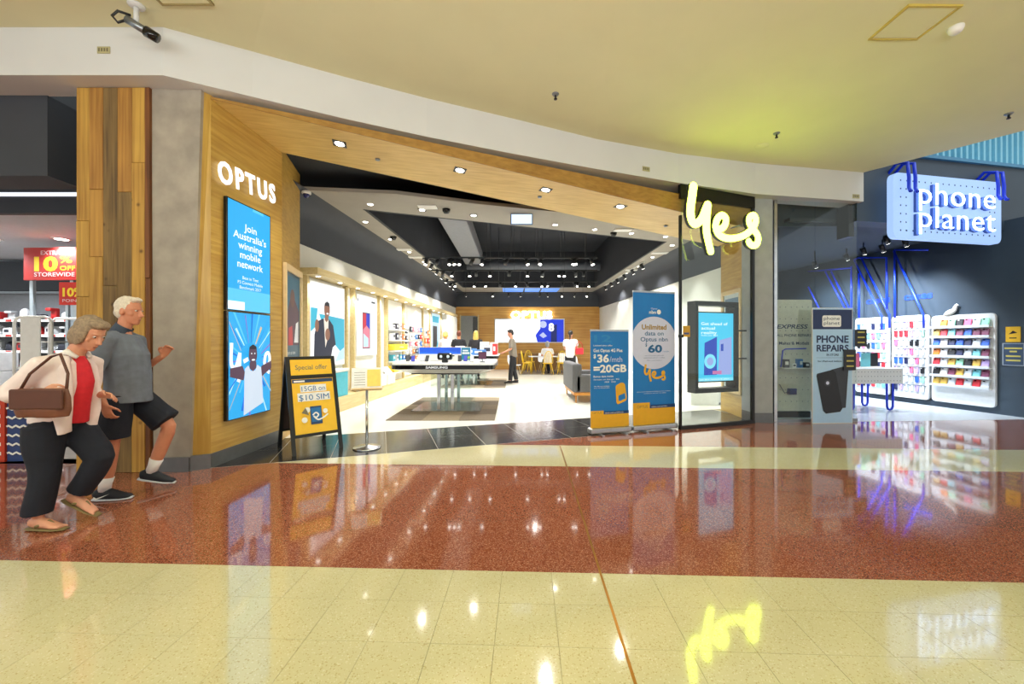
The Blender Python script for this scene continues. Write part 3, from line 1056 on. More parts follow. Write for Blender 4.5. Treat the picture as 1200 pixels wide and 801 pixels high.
# shelf bay with boxes and yellow drawers
t = thing('shelf_unit', 'white shelf unit with yellow drawers between timber posts on the left wall', 'shelves', onl(11.1, 0, 0), ANG)
MB().box(0, 1.2, -.05, -.01, .3, 2.6).build('back_panel', LWALL, t)
for k, z in enumerate((.55, .86, 1.16, 1.46, 1.76)):
    MB().box(.02, 1.18, -.26, -.05, z - .02, z + .01).build('shelf', WHITE, t)
YD = mat('yellow_drawer_front', (232, 204, 60), 0.4)
for z in (1.18, .57):
    d = MB().bev(.04, 1.16, -.25, -.06, z, z + .17, .01).build('drawer', YD, t)
    MB().box(.45, .75, -.27, -.25, z + .07, z + .09).build('handle', WHITE, d)
BOXC = [mat('carton_' + n, c, 0.45) for n, c in (('white', (230, 232, 236)), ('blue', (60, 120, 190)), ('red', (196, 44, 44)), ('dark', (44, 46, 58)), ('teal', (70, 160, 180)), ('orange', (222, 130, 60)), ('pink', (226, 150, 170)), ('yellow', (232, 204, 70)))]
def carton(loc, rz, sx, sy, sz, c, name, label, cat, group, face=True):
    b = MB().mat(BOXC[c]).bev(-sx / 2, sx / 2, -sy / 2, sy / 2, 0, sz, .004, seg=1)
    if face:
        b.mat(BOXC[0 if c else 3]).box(-sx * .3, sx * .3, -sy / 2 - .002, -sy / 2, sz * .35, sz * .75)
    return tag(b.build(name, None, None, loc, rz), label, cat, group)
sh = {.86: 'second', 1.46: 'fourth', 1.76: 'top'}
for z, nm in sh.items():
    for k in range(4):
        y = 11.25 + k * .28
        carton((WL(y) + .14, y, z + .013), ANG, .16, .12, RND.uniform(.12, .2), [4, 0, 4, 1][k] if z < 1 else [0, 3, 0, 5][k], 'product_box',
               'small product box on the %s shelf between the timber posts, %s from the front' % (nm, ORD[k]), 'box', 'boxes on the left wall shelves')
def hung(panel, y0, y1, z0, z1, nc, nr, cols, size, group, gid):
    for c in range(nc):
        for r in range(nr):
            y = y0 + (y1 - y0) * (c + .5) / nc
            z = z1 - (z1 - z0) * (r + .5) / nr
            sx, sz = size[0] * RND.uniform(.8, 1.1), size[1] * RND.uniform(.8, 1.1)
            carton((WL(y) + .10, y, z - sz / 2), ANG, sx, .05, sz, RND.choice(cols), 'packaged_accessory',
                   'pack on the %s, %s row from top, %s from front' % (panel, ORD[r], ORD[c]), 'accessory', group)
for pn, y0, y1 in (('narrow white pegboard', 12.42, 12.75), ('wide white pegboard', 12.82, 14.35), ('white pegboard with red packs', 14.5, 15.3)):
    t = thing('pegboard_rack', '%s on the left wall' % pn, 'rack', onl(y0, 0, .0), ANG)
    MB().box(0, y1 - y0, -.05, -.01, .35, 2.55).build('board', LWALL, t)
    for k in range(4):
        MB().box(.02, y1 - y0 - .02, -.065, -.05, .6 + k * .4, .62 + k * .4).build('rail', STEEL, t)
hung('narrow white pegboard', 12.45, 12.72, .6, 1.85, 1, 6, [1, 0, 4, 3], (.14, .15), 'packs on the narrow pegboard', 0)
hung('wide white pegboard', 12.9, 14.3, .5, 1.95, 5, 6, [0, 0, 6, 2, 3, 1, 0, 5], (.15, .17), 'packs on the wide pegboard', 1)
hung('white pegboard with red packs', 14.52, 15.28, .7, 1.9, 2, 4, [2, 2, 5, 0], (.24, .2), 'packs on the red pegboard', 2)
t = thing('light_box_poster', 'lit pale blue poster of a dark upright phone far along the left wall', 'poster', onl(15.6, 0, .06), ANG)
MB().box(0, 1.3, -.03, .05, .75, 2.56).build('frame', WHITE, t)
p = MB()
p.lay = -.031
p.rect(.02, .77, 1.28, 2.54, PL_PALE)
p.rect(.1, 2.2, 1.1, 2.45, PL_SKY)
p.rect(.15, 1.05, .8, 2.05, PL_DARK)
p.poly([(.4, .8), (1.2, .85), (.9, 1.5)], PL_SKY)
p.build('printed_sheet', None, t)
# white cupboards at the far left
for i, y in enumerate((17.2, 18.3)):
    t = thing('wall_cabinet', 'tall white cabinet at the back of the left wall, %s' % ('nearer' if i == 0 else 'farther'), 'cabinet', onl(y, 0, .0), ANG, 'tall white cabinets')
    MB().box(0, 1.05, -.3, -.01, .3, 2.6).build('body', WHITE, t)
    d = MB().box(.03, 1.02, -.32, -.3, .35, 2.55).build('door', LWALL, t)
    MB().box(.9, .93, -.35, -.32, 1.2, 1.5).build('handle', CHROME, d)
# framed poster on the inner left return of the timber portal
aa = math.atan2(A2[1] - A1[1], A2[0] - A1[0])
t = thing('framed_poster', 'tall pale timber framed poster on the timber return beside the folding sign', 'poster', (A1[0] + .0, A1[1] + .02, 0), aa)
PF = mat('pale_frame_timber', (224, 196, 146), 0.4)
for a in ((0, .06, .55, 2.56), (.84, .90, .55, 2.56)):
    MB().bev(a[0], a[1], -.05, -.001, a[2], a[3], .005, seg=1).build('frame_post', PF, t)
for z in (.55, 2.46):
    MB().bev(.06, .84, -.05, -.001, z, z + .1, .005, seg=1).build('frame_rail', PF, t)
p = MB()
p.lay = -.02
PT = mat('print_teal', (28, 98, 128), 0.4)
PD_ = mat('print_plum', (74, 40, 62), 0.4)
PR_ = mat('print_red', (190, 50, 60), 0.4)
PW_ = mat('print_white', (226, 230, 234), 0.4)
p.rect(.06, .65, .84, 2.46, mat('print_blue_grey', (60, 96, 118), 0.4))
p.rect(.1, 1.36, .80, 2.40, PT)
p.poly([(.12, 1.36), (.12, 1.8), (.3, 2.06), (.5, 2.1), (.78, 1.9), (.78, 1.36)], PD_)
p.disc(.42, 2.08, .12, mat('print_brown_skin', (96, 58, 48), 0.4), rz=.14)
p.poly([(.2, 1.36), (.22, 1.62), (.4, 1.66), (.44, 1.36)], PR_)
p.poly([(.5, 1.4), (.6, 1.7), (.74, 1.74), (.74, 1.4)], PW_)
p.text('Join us now', .14, 1.22, .09, PW_)
p.text('in store', .14, 1.10, .09, PW_)
p.build('printed_sheet', None, t)

# ---------------------------------------------------------------- back wall
t = thing('video_wall', 'wide wall screen, white on the left and blue with a figure on the right', 'screen', (-.90, YE - .03, 1.36))
w_ = 3.6
for z in (0, 1.2):
    MB().bev(0, w_, -.04, .02, z, z + .05, .006, seg=1).build('bezel_rail', WHITE, t)
for x in (0, w_ - .05):
    MB().bev(x, x + .05, -.04, .02, .05, 1.2, .006, seg=1).build('bezel_post', WHITE, t)
p = MB()
p.lay = -.02
SW = mat('screen_white_lit', (250, 251, 252), emit=1.6)
SBL = mat('screen_blue_lit', (28, 58, 214), emit=1.0)
SNV = mat('screen_navy_lit', (26, 40, 110), emit=.8)
SSK = mat('screen_pale_lit', (196, 206, 240), emit=.9)
p.rect(.05, .05, 3.55, 1.2, SW)
p.rect(2.35, .05, 3.55, 1.2, SBL)
p.poly([(2.9, .05), (2.9, .9), (3.2, .95), (3.2, .05)], SNV)
p.poly([(2.2, .05), (2.1, .4), (2.35, .75), (2.62, .72), (2.8, .3), (2.85, .05)], SBL)
p.disc(2.5, .95, .18, SSK)
p.poly([(2.3, .4), (2.5, .55), (2.7, .35), (2.5, .25)], SSK)
p.text('8', 2.78, .62, .55, SW, bold=.03)
p.build('screen', None, t)
LETW = mat('white_letter_glow', (255, 255, 255), emit=11.0)
b = MB()
b.text('OPTUS', 1.0, 2.62, .52, LETW, 'c', .02, .04, 2.1, y=0, spacing=1.08)
tag(b.build('illuminated_lettering', None, None, (0, YE - .08, 0)), 'glowing white block letters on the timber back wall above the screen', 'sign')
t = thing('staff_door', 'grey door panel with a dark gap in the timber back wall at left', 'door', (-2.62, YE - .025, 0))
MB().box(0, .78, -.05, .02, 0, 2.75).build('leaf', mat('door_grey', (134, 136, 136), 0.5), t)
MB().box(.62, .86, -.07, -.05, 0, 2.7).build('gap_panel', BLACKG, t)
MB().box(.53, .56, -.09, -.05, 1.0, 1.25).build('handle', CHROME, t)
for x in (-.06, .86):
    MB().box(x, x + .06, -.05, .02, 0, 2.8).build('jamb', PLY, t)
tag(MB().mat(mat('dark_counter', (120, 86, 44), 0.5)).bev(.3, 3.0, 19.9, 20.3, 0, .85, .01).build('low_counter'), 'brown low counter under the wall screen', 'counter')

# ---------------------------------------------------------------- rugs
CT = [mat('carpet_' + n, c, 0.95, var=0.2, scale=60, bump=0.3) for n, c in (('taupe', (112, 100, 84)), ('brown', (86, 74, 60)), ('sand', (134, 120, 98)), ('umber', (98, 84, 66)))]
def rug(x0, x1, y0, y1, nx, ny, label):
    t = thing('carpet_tile_rug', label, 'rug', ((x0 + x1) / 2, (y0 + y1) / 2, 0.0), 0, 'carpet tile rugs')
    w, h = (x1 - x0) / nx, (y1 - y0) / ny
    for i in range(nx):
        for j in range(ny):
            MB().box(-(x1 - x0) / 2 + i * w + .002, -(x1 - x0) / 2 + (i + 1) * w - .002, -(y1 - y0) / 2 + j * h + .002, -(y1 - y0) / 2 + (j + 1) * h - .002, .001, .010).build('carpet_tile', CT[(i * 2 + j * 3 + (i * j) % 3) % 4], t)
rug(-2.27, -.31, 7.15, 10.1, 3, 5, 'brown checked carpet tile rug under the front display table')
rug(-2.25, -.2, 12.2, 15.3, 3, 5, 'brown checked carpet tile rug under the second display table')
rug(.3, 2.6, 17.2, 19.6, 4, 4, 'brown carpet tile rug under the yellow chairs')

# ---------------------------------------------------------------- display tables
def rrect(x0, x1, y0, y1, r, n=5):
    out = []
    for cx, cy, a0 in ((x1 - r, y0 + r, -90), (x1 - r, y1 - r, 0), (x0 + r, y1 - r, 90), (x0 + r, y0 + r, 180)):
        for k in range(n + 1):
            a = R(a0 + 90 * k / n)
            out.append((cx + r * math.cos(a), cy + r * math.sin(a)))
    return out
TW = mat('table_white_gloss', (238, 240, 242), 0.2, var=0.02)
def display_table(cx, cy, hx, hy, label, words):
    t = thing('display_table', label, 'table', (cx, cy, 0.0105), 0)
    MB().prism(rrect(-hx, hx, -hy, hy, .16), .955, .985).build('top', TW, t)
    MB().prism(rrect(-hx - .004, hx + .004, -hy - .004, hy + .004, .16), .875, .955).build('edge_band', BLACKG, t)
    u = MB()
    pa, pb = rrect(-hx, hx, -hy, hy, .16), rrect(-hx + .28, hx - .28, -hy + .28, hy - .28, .1)
    n = len(pa)
    u.add([(x, y, .875) for x, y in pa] + [(x, y, .78) for x, y in pb], [(i, n + i, n + (i + 1) % n, (i + 1) % n) for i in range(n)] + [tuple(range(2 * n - 1, n - 1, -1))])
    u.build('underside', TW, t)
    MB().prism(rrect(-hx * .68, hx * .68, -hy * .68, hy * .68, .05), .755, .782).build('mount_plate', mat('dark_bronze', (70, 64, 56), 0.4, 0.5), t)
    for x in (-.16, .12):
        MB().bev(x - .035, x + .035, -.5, -.43, 0.012, .757, .006, seg=1).build('leg', CHROME, t)
        MB().bev(x - .035, x + .035, .43, .5, 0.012, .757, .006, seg=1).build('leg', CHROME, t)
    MB().box(-.5, .5, -.42, -.405, 0.012, .757).build('glass_panel', GLASS, t)
    MB().box(-.5, .5, .405, .42, 0.012, .757).build('glass_panel', GLASS, t)
    MB().box(-.7, .7, -.62, .62, 0.0, .012).build('floor_plate', mat('smoked_plate', (96, 88, 74), 0.2), t)
    if words:
        MB().text(words, -.1, .893, .062, mat('white_letter_flat', (236, 238, 240), emit=.7), 'c', .03, .001, .42, y=-hy - .0055).build('lettering', None, t)
    return t
display_table(-1.34, 8.65, 1.0, 1.03, 'white display table with a black lettered edge band on the front rug', 'SAMSUNG')
display_table(-1.38, 13.6, .95, 1.0, 'second white display table, behind the front one', '')
TT = .9955 + .0012
t = thing('display_backboard', 'low white board with a bright blue top half, standing on the front display table', 'display board', (-1.42, 8.75, TT))
MB().bev(-.62, .52, -.02, .02, 0, .30, .004, seg=1).build('board', WHITE, t)
p = MB()
p.lay = -.0205
B1C = mat('display_blue', (22, 84, 214), 0.3)
B2C = mat('display_bright_blue', (40, 110, 236), 0.3)
TEALP = mat('display_teal', (26, 120, 160), 0.3)
p.rect(-.61, .15, .30, .295, B1C)
p.poly([(-.61, .15), (-.61, .2), (-.2, .16), (.0, .22), (.30, .17), (.30, .15)], B2C)
p.build('printed_sheet', None, t)
p = MB()
p.lay = -.022
p.rect(.31, .02, .51, .29, TEALP)
p.rect(.33, .15, .49, .19, PW_)
p.rect(.34, .21, .46, .24, PW_)
p.rect(.44, .05, .50, .1, mat('print_lime', (150, 190, 60), 0.4))
p.build('side_sheet', None, t)
# headset and small devices
t = thing('vr_headset', 'black virtual reality headset on the front display table', 'headset', (-1.36, 8.1, TT))
b = MB().bev(-.15, .15, -.08, .06, .05, .19, .035, seg=3)
b.build('visor', BLACKG, t)
MB().ball((-.07, -.082, .12), .03, .012, .03).ball((.07, -.082, .12), .03, .012, .03).build('lens', mat('lens_pale', (206, 220, 230), 0.1), t)
MB().tube([(-.15, 0, .13), (-.17, .1, .13), (0, .2, .14), (.17, .1, .13), (.15, 0, .13)], .014, 6).build('strap', BLACK, t)
MB().bev(-.06, .06, -.05, .05, 0, .05, .01).build('stand', BLACK, t)
def phone(loc, rz, label, c=0, w=.075, h=.15, lean=55, group='phones on the front table'):
    t = thing('phone_on_stand', label, 'phone', loc, rz, group)
    MB().bev(-.03, .03, -.02, .05, 0, .02, .005, seg=1).build('stand', WHITE, t)
    o = MB().bev(-w / 2, w / 2, -.004, .004, 0, h, .004, seg=1).build('body', BLACKG, t, (0, 0, .02))
    o.rotation_euler.x = R(-(90 - lean))
    s = MB().box(-w * .45, w * .45, -.0048, -.004, h * .06, h * .94).build('screen', [PL_DARK, PL_W, PL_BLUE, PL_SKY][c], o)
    return t
for i, (x, y, c) in enumerate([(-2.12, 8.1, 0), (-1.98, 7.95, 2), (-1.84, 8.15, 1), (-1.72, 8.0, 0), (-1.05, 8.0, 0), (-.95, 8.1, 2), (-.8, 8.0, 1)]):
    phone((x, y, TT), R(RND.uniform(-12, 12)), 'display phone on a small white stand on the front table, %s from the left' % ORD[i], c)
t = thing('tablet_on_stand', 'dark square tablet on a stand at the right end of the front table', 'tablet', (-.61, 8.2, TT), R(8))
MB().bev(-.05, .05, -.04, .04, 0, .02, .005).tube([(0, 0, .02), (0, .01, .1)], .012, 6).build('stand', STEEL, t)
MB().bev(-.085, .085, -.008, .008, .06, .21, .006, seg=1).build('body', BLACKG, t)
MB().box(-.075, .075, -.0095, -.008, .07, .2).build('screen', PL_MAG, t)
for i, (x, y, z, sx, sz, c) in enumerate([(-1.75, 13.4, 0, .3, .28, 0), (-1.35, 13.2, 0, .34, .2, 1), (-.82, 13.3, 0, .34, .3, 0), (-.95, 13.8, 0, .3, .42, 0), (-.62, 13.7, 0, .26, .4, 0), (-1.05, 12.78, 0, .4, .17, 1), (-.55, 12.95, 0, .12, .36, 2)]):
    carton((x, y, TT), R(RND.uniform(-15, 15)), sx, .22, sz, c, 'product_carton', '%s product carton on the second display table, %s from the left' % (['white', 'blue', 'red'][c], ORD[[0, 1, 3, 2, 6, 4, 5][i]]) if True else '', 'carton', 'cartons on the second table')
# ---------------------------------------------------------------- shop front: signs, screens, stands
def onP(px, py, t):
    """(s, z) where the sight line through a pixel meets the upright plane t metres behind the shop-front line"""
    k = (px - CX) / F
    o = A0 + PN * t
    Y = (o.y - 0.329 * o.x) / (1 - 0.329 * k)
    return ((k * Y - o.x) / math.cos(PH), H + (CY - py) / F * Y)

def catmull(pts, n=6):
    out = []
    for i in range(len(pts) - 1):
        p0, p1, p2, p3 = pts[max(i - 1, 0)], pts[i], pts[i + 1], pts[min(i + 2, len(pts) - 1)]
        for k in range(n):
            t = k / n
            out.append(tuple(.5 * (2 * b + (c - a) * t + (2 * a - 5 * b + 4 * c - d) * t * t + (3 * b - a - 3 * c + d) * t ** 3) for a, b, c, d in zip(p0, p1, p2, p3)))
    out.append(pts[-1])
    return out

def ribbon(mb, pts, w, y0, y1):
    """rounded pen stroke with thickness y0 (front) .. y1"""
    n = len(pts)
    L_, R_ = [], []
    for i, p in enumerate(pts):
        a, b2 = pts[max(i - 1, 0)], pts[min(i + 1, n - 1)]
        d = Vector((b2[0] - a[0], b2[1] - a[1])).normalized()
        ww = w[min(i * len(w) // n, len(w) - 1)] if isinstance(w, list) else w
        if i == 0:
            cap0 = [(p[0] + ww / 2 * math.cos(q), p[1] + ww / 2 * math.sin(q)) for q in [math.atan2(d.y, d.x) + R(90 + 30 * k) for k in range(1, 6)]]
        if i == n - 1:
            cap1 = [(p[0] + ww / 2 * math.cos(q), p[1] + ww / 2 * math.sin(q)) for q in [math.atan2(d.y, d.x) - R(90) + R(30 * k) for k in range(1, 6)]]
        L_.append((p[0] - d.y * ww / 2, p[1] + d.x * ww / 2))
        R_.append((p[0] + d.y * ww / 2, p[1] - d.x * ww / 2))
    for i in range(n - 1):
        q = [R_[i], R_[i + 1], L_[i + 1], L_[i]]
        mb.slab(q, y0, y1)
    mb.slab([R_[-1]] + cap1 + [L_[-1]], y0, y1)
    mb.slab([L_[0]] + cap0 + [R_[0]], y0, y1)

# the script "yes" sign on the glass: stroke points in the photograph's own writing, turned into metres on the sign plane
YS = [[(168, 208), (160, 270), (150, 345), (153, 405), (172, 438), (200, 432), (226, 395), (245, 345), (257, 325)],
      [(257, 325), (250, 400), (250, 480), (260, 545), (276, 612)],
      [(316, 476), (348, 468), (368, 440), (370, 405), (345, 388), (318, 410), (307, 460), (325, 505), (370, 530), (430, 530), (488, 510), (530, 478), (554, 440), (557, 405), (540, 388), (518, 404), (519, 440), (548, 480), (571, 520), (568, 560), (545, 577), (522, 566), (514, 552)]]
YESM = mat('yes_letter_lit', (228, 255, 72), emit=12.0)
t0, z0 = onP(845, 257, -.25)
t = thing('script_sign', 'glowing yellow-white handwritten sign fixed high on the glass pane', 'sign', (*P(t0, -.25), z0), PH)
b, c = MB().mat(YESM), MB().mat(mat('sign_return_dark', (40, 44, 36), 0.5))
def yes_pts(st):
    o = []
    for cx, cy in st:
        s_, z_ = onP(780 + cx / 5.343, 180 + cy / 5.343, -.25)
        o.append((s_ - t0, z_ - z0))
    return catmull(o)
for k, st in enumerate(YS):
    w = [.135, .125, .115] if k < 2 else .105
    ribbon(b, yes_pts(st), w, -.03, -.012)
    ribbon(c, yes_pts(st), [x * 1.05 for x in w] if isinstance(w, list) else w * 1.05, -.011, .05)
b.build('lit_face', None, t)
c.build('letter_return', None, t)
for x in (-.4, 0, .42):
    MB().tube([(x, .03, -.05), (x, .2, -.05)], .012, 6).build('standoff_pin', STEEL, t)

# glass pane with black edges
gs0, gs1 = onP(797, 400, -.03)[0], onP(882, 400, -.03)[0]
t = thing('glass_pane', 'large clear fixed glass pane with black edges under the script sign', 'glass', (*P(gs0, -.03), 0), PH)
gw = gs1 - gs0
def gtop(x):
    return 3.93 - .02 * x
MB().box(.02, gw - .02, -.006, .006, .06, 3.72).build('pane', GLASS, t)
MB().box(-.012, .02, -.02, .02, 0.001, 3.45).build('edge_post', BLACK, t)
MB().box(gw - .03, gw + .02, -.025, .025, 0.001, 3.72).build('edge_post', BLACK, t)
MB().box(-.012, gw + .02, -.03, .03, 0.001, .06).build('bottom_rail', BLACK, t)
MB().box(-.012, gw + .02, -.03, .03, 3.72, 3.98).build('top_rail', BLACKG, t)
for z in (1.48,):
    MB().bev(-.02, .03, -.05, .03, z, z + .05, .006, seg=1).build('clamp', BLACK, t)
# digital display in a black box frame behind the glass
ds0, dz1 = onP(815, 352, .2)
ds1, _ = onP(866, 400, .2)
_, dz0 = onP(815, 461, .2)
dw = ds1 - ds0
t = thing('digital_display', 'black framed digital screen hung behind the glass pane', 'screen', (*P(ds0, .2), 0), PH)
f = .08
MB().bev(0, dw, 0, .2, dz1 - f, dz1, .006, seg=1).build('frame_rail', BLACK, t)
MB().bev(0, dw, 0, .2, dz0, dz0 + f, .006, seg=1).build('frame_rail', BLACK, t)
MB().bev(0, .07, 0, .2, dz0 + f, dz1 - f, .006, seg=1).build('frame_post', BLACK, t)
MB().bev(dw - .1, dw, 0, .2, dz0 + f, dz1 - f, .006, seg=1).build('frame_post', BLACK, t)
sz0, sz1 = dz0 + .2, dz1 - .2
MB().box(.06, dw - .09, .03, .09, sz0 - .02, sz1 + .02).build('screen_case', BLACKG, t)
D_ = lambda n, c, e=.95: mat('display_' + n, c, emit=e)
p = MB()
p.lay = .0295
x0, x1 = .12, dw - .13
w_ = x1 - x0
hh = sz1 - sz0
DC = D_('cyan', (70, 200, 240), 1.1)
DL = D_('light_cyan', (130, 222, 248), 1.1)
DB = D_('deep_blue', (30, 70, 190))
DW = D_('white', (232, 246, 255), 1.2)
DV = D_('lilac', (164, 176, 240))
p.rect(x0 - .05, sz0, x1 + .05, sz1, DC)
p.rect(x0 - .05, sz0, x1 + .05, sz0 + hh * .05, DL)
for k, (tx, wd) in enumerate((('Get ahead of', .82), ('actual', .42), ('reality', .48))):
    p.text(tx, x0 + .03, sz0 + hh * (.82 - .065 * k), hh * .062, DW, bold=.012, width=w_ * wd)
p.text('from just $89', x0 + .03, sz0 + hh * .66, hh * .028, DW, width=w_ * .5)
p.poly([(x0 + w_ * .12, sz0 + hh * .09), (x0 + w_ * .52, sz0 + hh * .09), (x0 + w_ * .52, sz0 + hh * .65), (x0 + w_ * .14, sz0 + hh * .56)], DB)
p.disc(x0 + w_ * .31, sz0 + hh * .29, w_ * .18, DL)
p.disc(x0 + w_ * .31, sz0 + hh * .29, w_ * .1, DV)
p.poly([(x0 + w_ * .56, sz0 + hh * .09), (x0 + w_ * .98, sz0 + hh * .09), (x0 + w_ * .98, sz0 + hh * .65), (x0 + w_ * .60, sz0 + hh * .60)], DV)
p.poly([(x0 + w_ * .64, sz0 + hh * .44), (x0 + w_ * .72, sz0 + hh * .44), (x0 + w_ * .72, sz0 + hh * .55), (x0 + w_ * .64, sz0 + hh * .54)], DB)
p.rect(x0 + w_ * .38, sz0 + hh * .1, x0 + w_ * .66, sz0 + hh * .15, D_('pink', (214, 120, 180)))
p.text('on the network plan', x0, sz0 + hh * .018, hh * .025, DW, width=w_ * .9)
p.build('screen', None, t)
for z in (1.6, 1.1):
    MB().box(dw, dw + .24, .02, .05, z, z + .025).build('bracket', BLACK, t)
s_, z_ = onP(804.5, 388, -.04)
tag(MB().mat(mat('yellow_sticker', (206, 160, 50), 0.5)).box(-.07, .07, -.001, .001, -.09, .09).mat(mat('sticker_blue', (60, 80, 140), 0.5)).box(-.05, .05, -.002, -.001, -.05, -.02).build('door_sticker', None, None, (*P(s_, -.04), z_), PH), 'small yellow sticker on the glass beside the black frame', 'sticker')

# framed poster on the right return of the portal
rz = math.atan2(fb[1] + .05 - B1[1], fb[0] - B1[0])
t = thing('framed_poster', 'pale timber framed poster on the right return wall behind the glass', 'poster', (B1[0], B1[1], 0), rz)
for a in ((.12, .2), (.88, .96)):
    MB().bev(a[0], a[1], -.05, -.002, .42, 2.42, .006, seg=1).build('frame_post', PF, t)
for z in (.42, 2.34):
    MB().bev(.2, .88, -.05, -.002, z, z + .08, .006, seg=1).build('frame_rail', PF, t)
p = MB()
p.lay = -.02
p.rect(.2, .5, .88, 2.34, mat('print_pale_grey', (206, 216, 220), 0.4))
p.rect(.26, 1.3, .82, 2.26, mat('print_slate_blue', (84, 120, 150), 0.4))
p.rect(.26, .56, .82, 1.2, mat('print_aqua', (150, 200, 210), 0.4))
p.build('printed_sheet', None, t)

# block letters on the timber return, and the two stacked screens
ra = math.atan2(A1[1] - A0.y, A1[0] - A0.x)
b = MB()
b.text('OPTUS', .07, 3.24, .345, mat('white_sign_letter', (255, 255, 255), emit=1.15), 'l', .028, .006, 1.0, y=-.035, rot=R(5), spacing=1.3)
tag(b.build('illuminated_lettering', None, None, (A0.x, A0.y, 0), ra), 'white block letters on the left timber wall above the tall screens', 'sign')
S = lambda n, c, e=1.0: mat('ad_' + n, c, emit=e)
AB, AB2, AB3, AWH = S('azure', (40, 170, 236)), S('azure_light', (92, 200, 244)), S('azure_deep', (20, 110, 214)), S('white', (240, 248, 255), 1.1)
def ad_screen(z0, z1, label):
    t = thing('advert_screen', label, 'screen', (A0.x, A0.y, 0), ra)
    MB().bev(.175, .945, -.045, -.001, z0, z1, .004, seg=1).build('case', BLACKG, t)
    p = MB()
    p.lay = -.0455
    return t, p
t, p = ad_screen(1.785, 3.11, 'upper bright blue screen with white words on the left timber wall')
p.rect(.19, 1.795, .93, 3.095, AB)
p.rect(.19, 1.795, .93, 2.05, AB2)
p.rect(.19, 1.80, .46, 1.9, AWH)
p.rect(.6, 3.06, .8, 3.095, AB2)
for k, (tx, wd) in enumerate((('Join', .22), ("Australia's", .58), ('winning', .42), ('mobile', .36), ('network', .45))):
    p.text(tx, .56, 2.78 - .115 * k, .125, AWH, 'c', .012, width=wd)
for k, (tx, wd) in enumerate((('Best in Test', .28), ('P3 Connect Mobile', .44), ('Benchmark 2017', .38))):
    p.text(tx, .56, 2.18 - .06 * k, .055, AWH, 'c', width=wd)
p.build('screen', None, t)
t, p = ad_screen(.485, 1.775, 'lower blue screen with a runner in a white singlet on the left timber wall')
p.rect(.2, .495, .93, 1.765, AB)
cx, cz = .56, 1.2
def cl(x, z):
    return (min(.93, max(.2, x)), min(1.765, max(.495, z)))
RAYC = [AB3, S('violet', (120, 120, 210)), AB2, S('ice', (190, 236, 250)), AB3, S('sand', (210, 190, 160)), AB2]
for k in range(30):
    a = 2 * math.pi * k / 30 + .07
    l = .25 + .5 * ((k * 7) % 5) / 5
    r0 = .2
    dx, dz = math.cos(a), math.sin(a)
    wd = .010 + .012 * ((k * 3) % 4) / 4
    q = [(cx + dx * r0 - dz * wd * .4, cz + dz * r0 + dx * wd * .4), (cx + dx * r0 + dz * wd * .4, cz + dz * r0 - dx * wd * .4),
         (cx + dx * (r0 + l) + dz * wd, cz + dz * (r0 + l) - dx * wd), (cx + dx * (r0 + l) - dz * wd, cz + dz * (r0 + l) + dx * wd)]
    p.poly([cl(*v) for v in q], RAYC[k % 7])
for pts in ([(.23, 1.4), (.22, 1.2), (.24, 1.12), (.30, 1.12), (.36, 1.28)], [(.36, 1.28), (.35, 1.0), (.33, .93)], [(.42, 1.17), (.5, 1.2)], [(.86, 1.1), (.80, 1.12), (.82, 1.24), (.88, 1.26), (.9, 1.16), (.84, 1.05), (.9, 1.0)]):
    p.stroke([cl(*v) for v in catmull(pts, 4)], .05, AWH)
SK = S('skin', (92, 66, 86), .9)
p.poly([(.2, 1.10), (.40, 1.12), (.44, 1.04), (.42, .94), (.2, 1.0)], SK)
p.poly([(.93, 1.16), (.74, 1.10), (.70, 1.0), (.74, .96), (.93, 1.06)], SK)
p.poly([(.42, .51), (.43, .94), (.44, 1.08), (.50, 1.12), (.54, 1.05), (.62, 1.05), (.66, 1.12), (.73, 1.08), (.75, .94), (.77, .62)], S('singlet', (206, 220, 236)))
p.poly([(.52, 1.16), (.52, 1.08), (.58, 1.04), (.64, 1.08), (.64, 1.16)], SK)
p.disc(.58, 1.25, .075, SK, rz=.115)
p.poly([(.505, 1.28), (.52, 1.35), (.58, 1.38), (.64, 1.35), (.655, 1.28), (.64, 1.32), (.52, 1.32)], S('hair', (40, 30, 50), .8))
p.disc(.585, 1.185, .03, AWH, rz=.011)
p.disc(.553, 1.265, .01, AWH)
p.disc(.61, 1.265, .01, AWH)
p.build('screen', None, t)

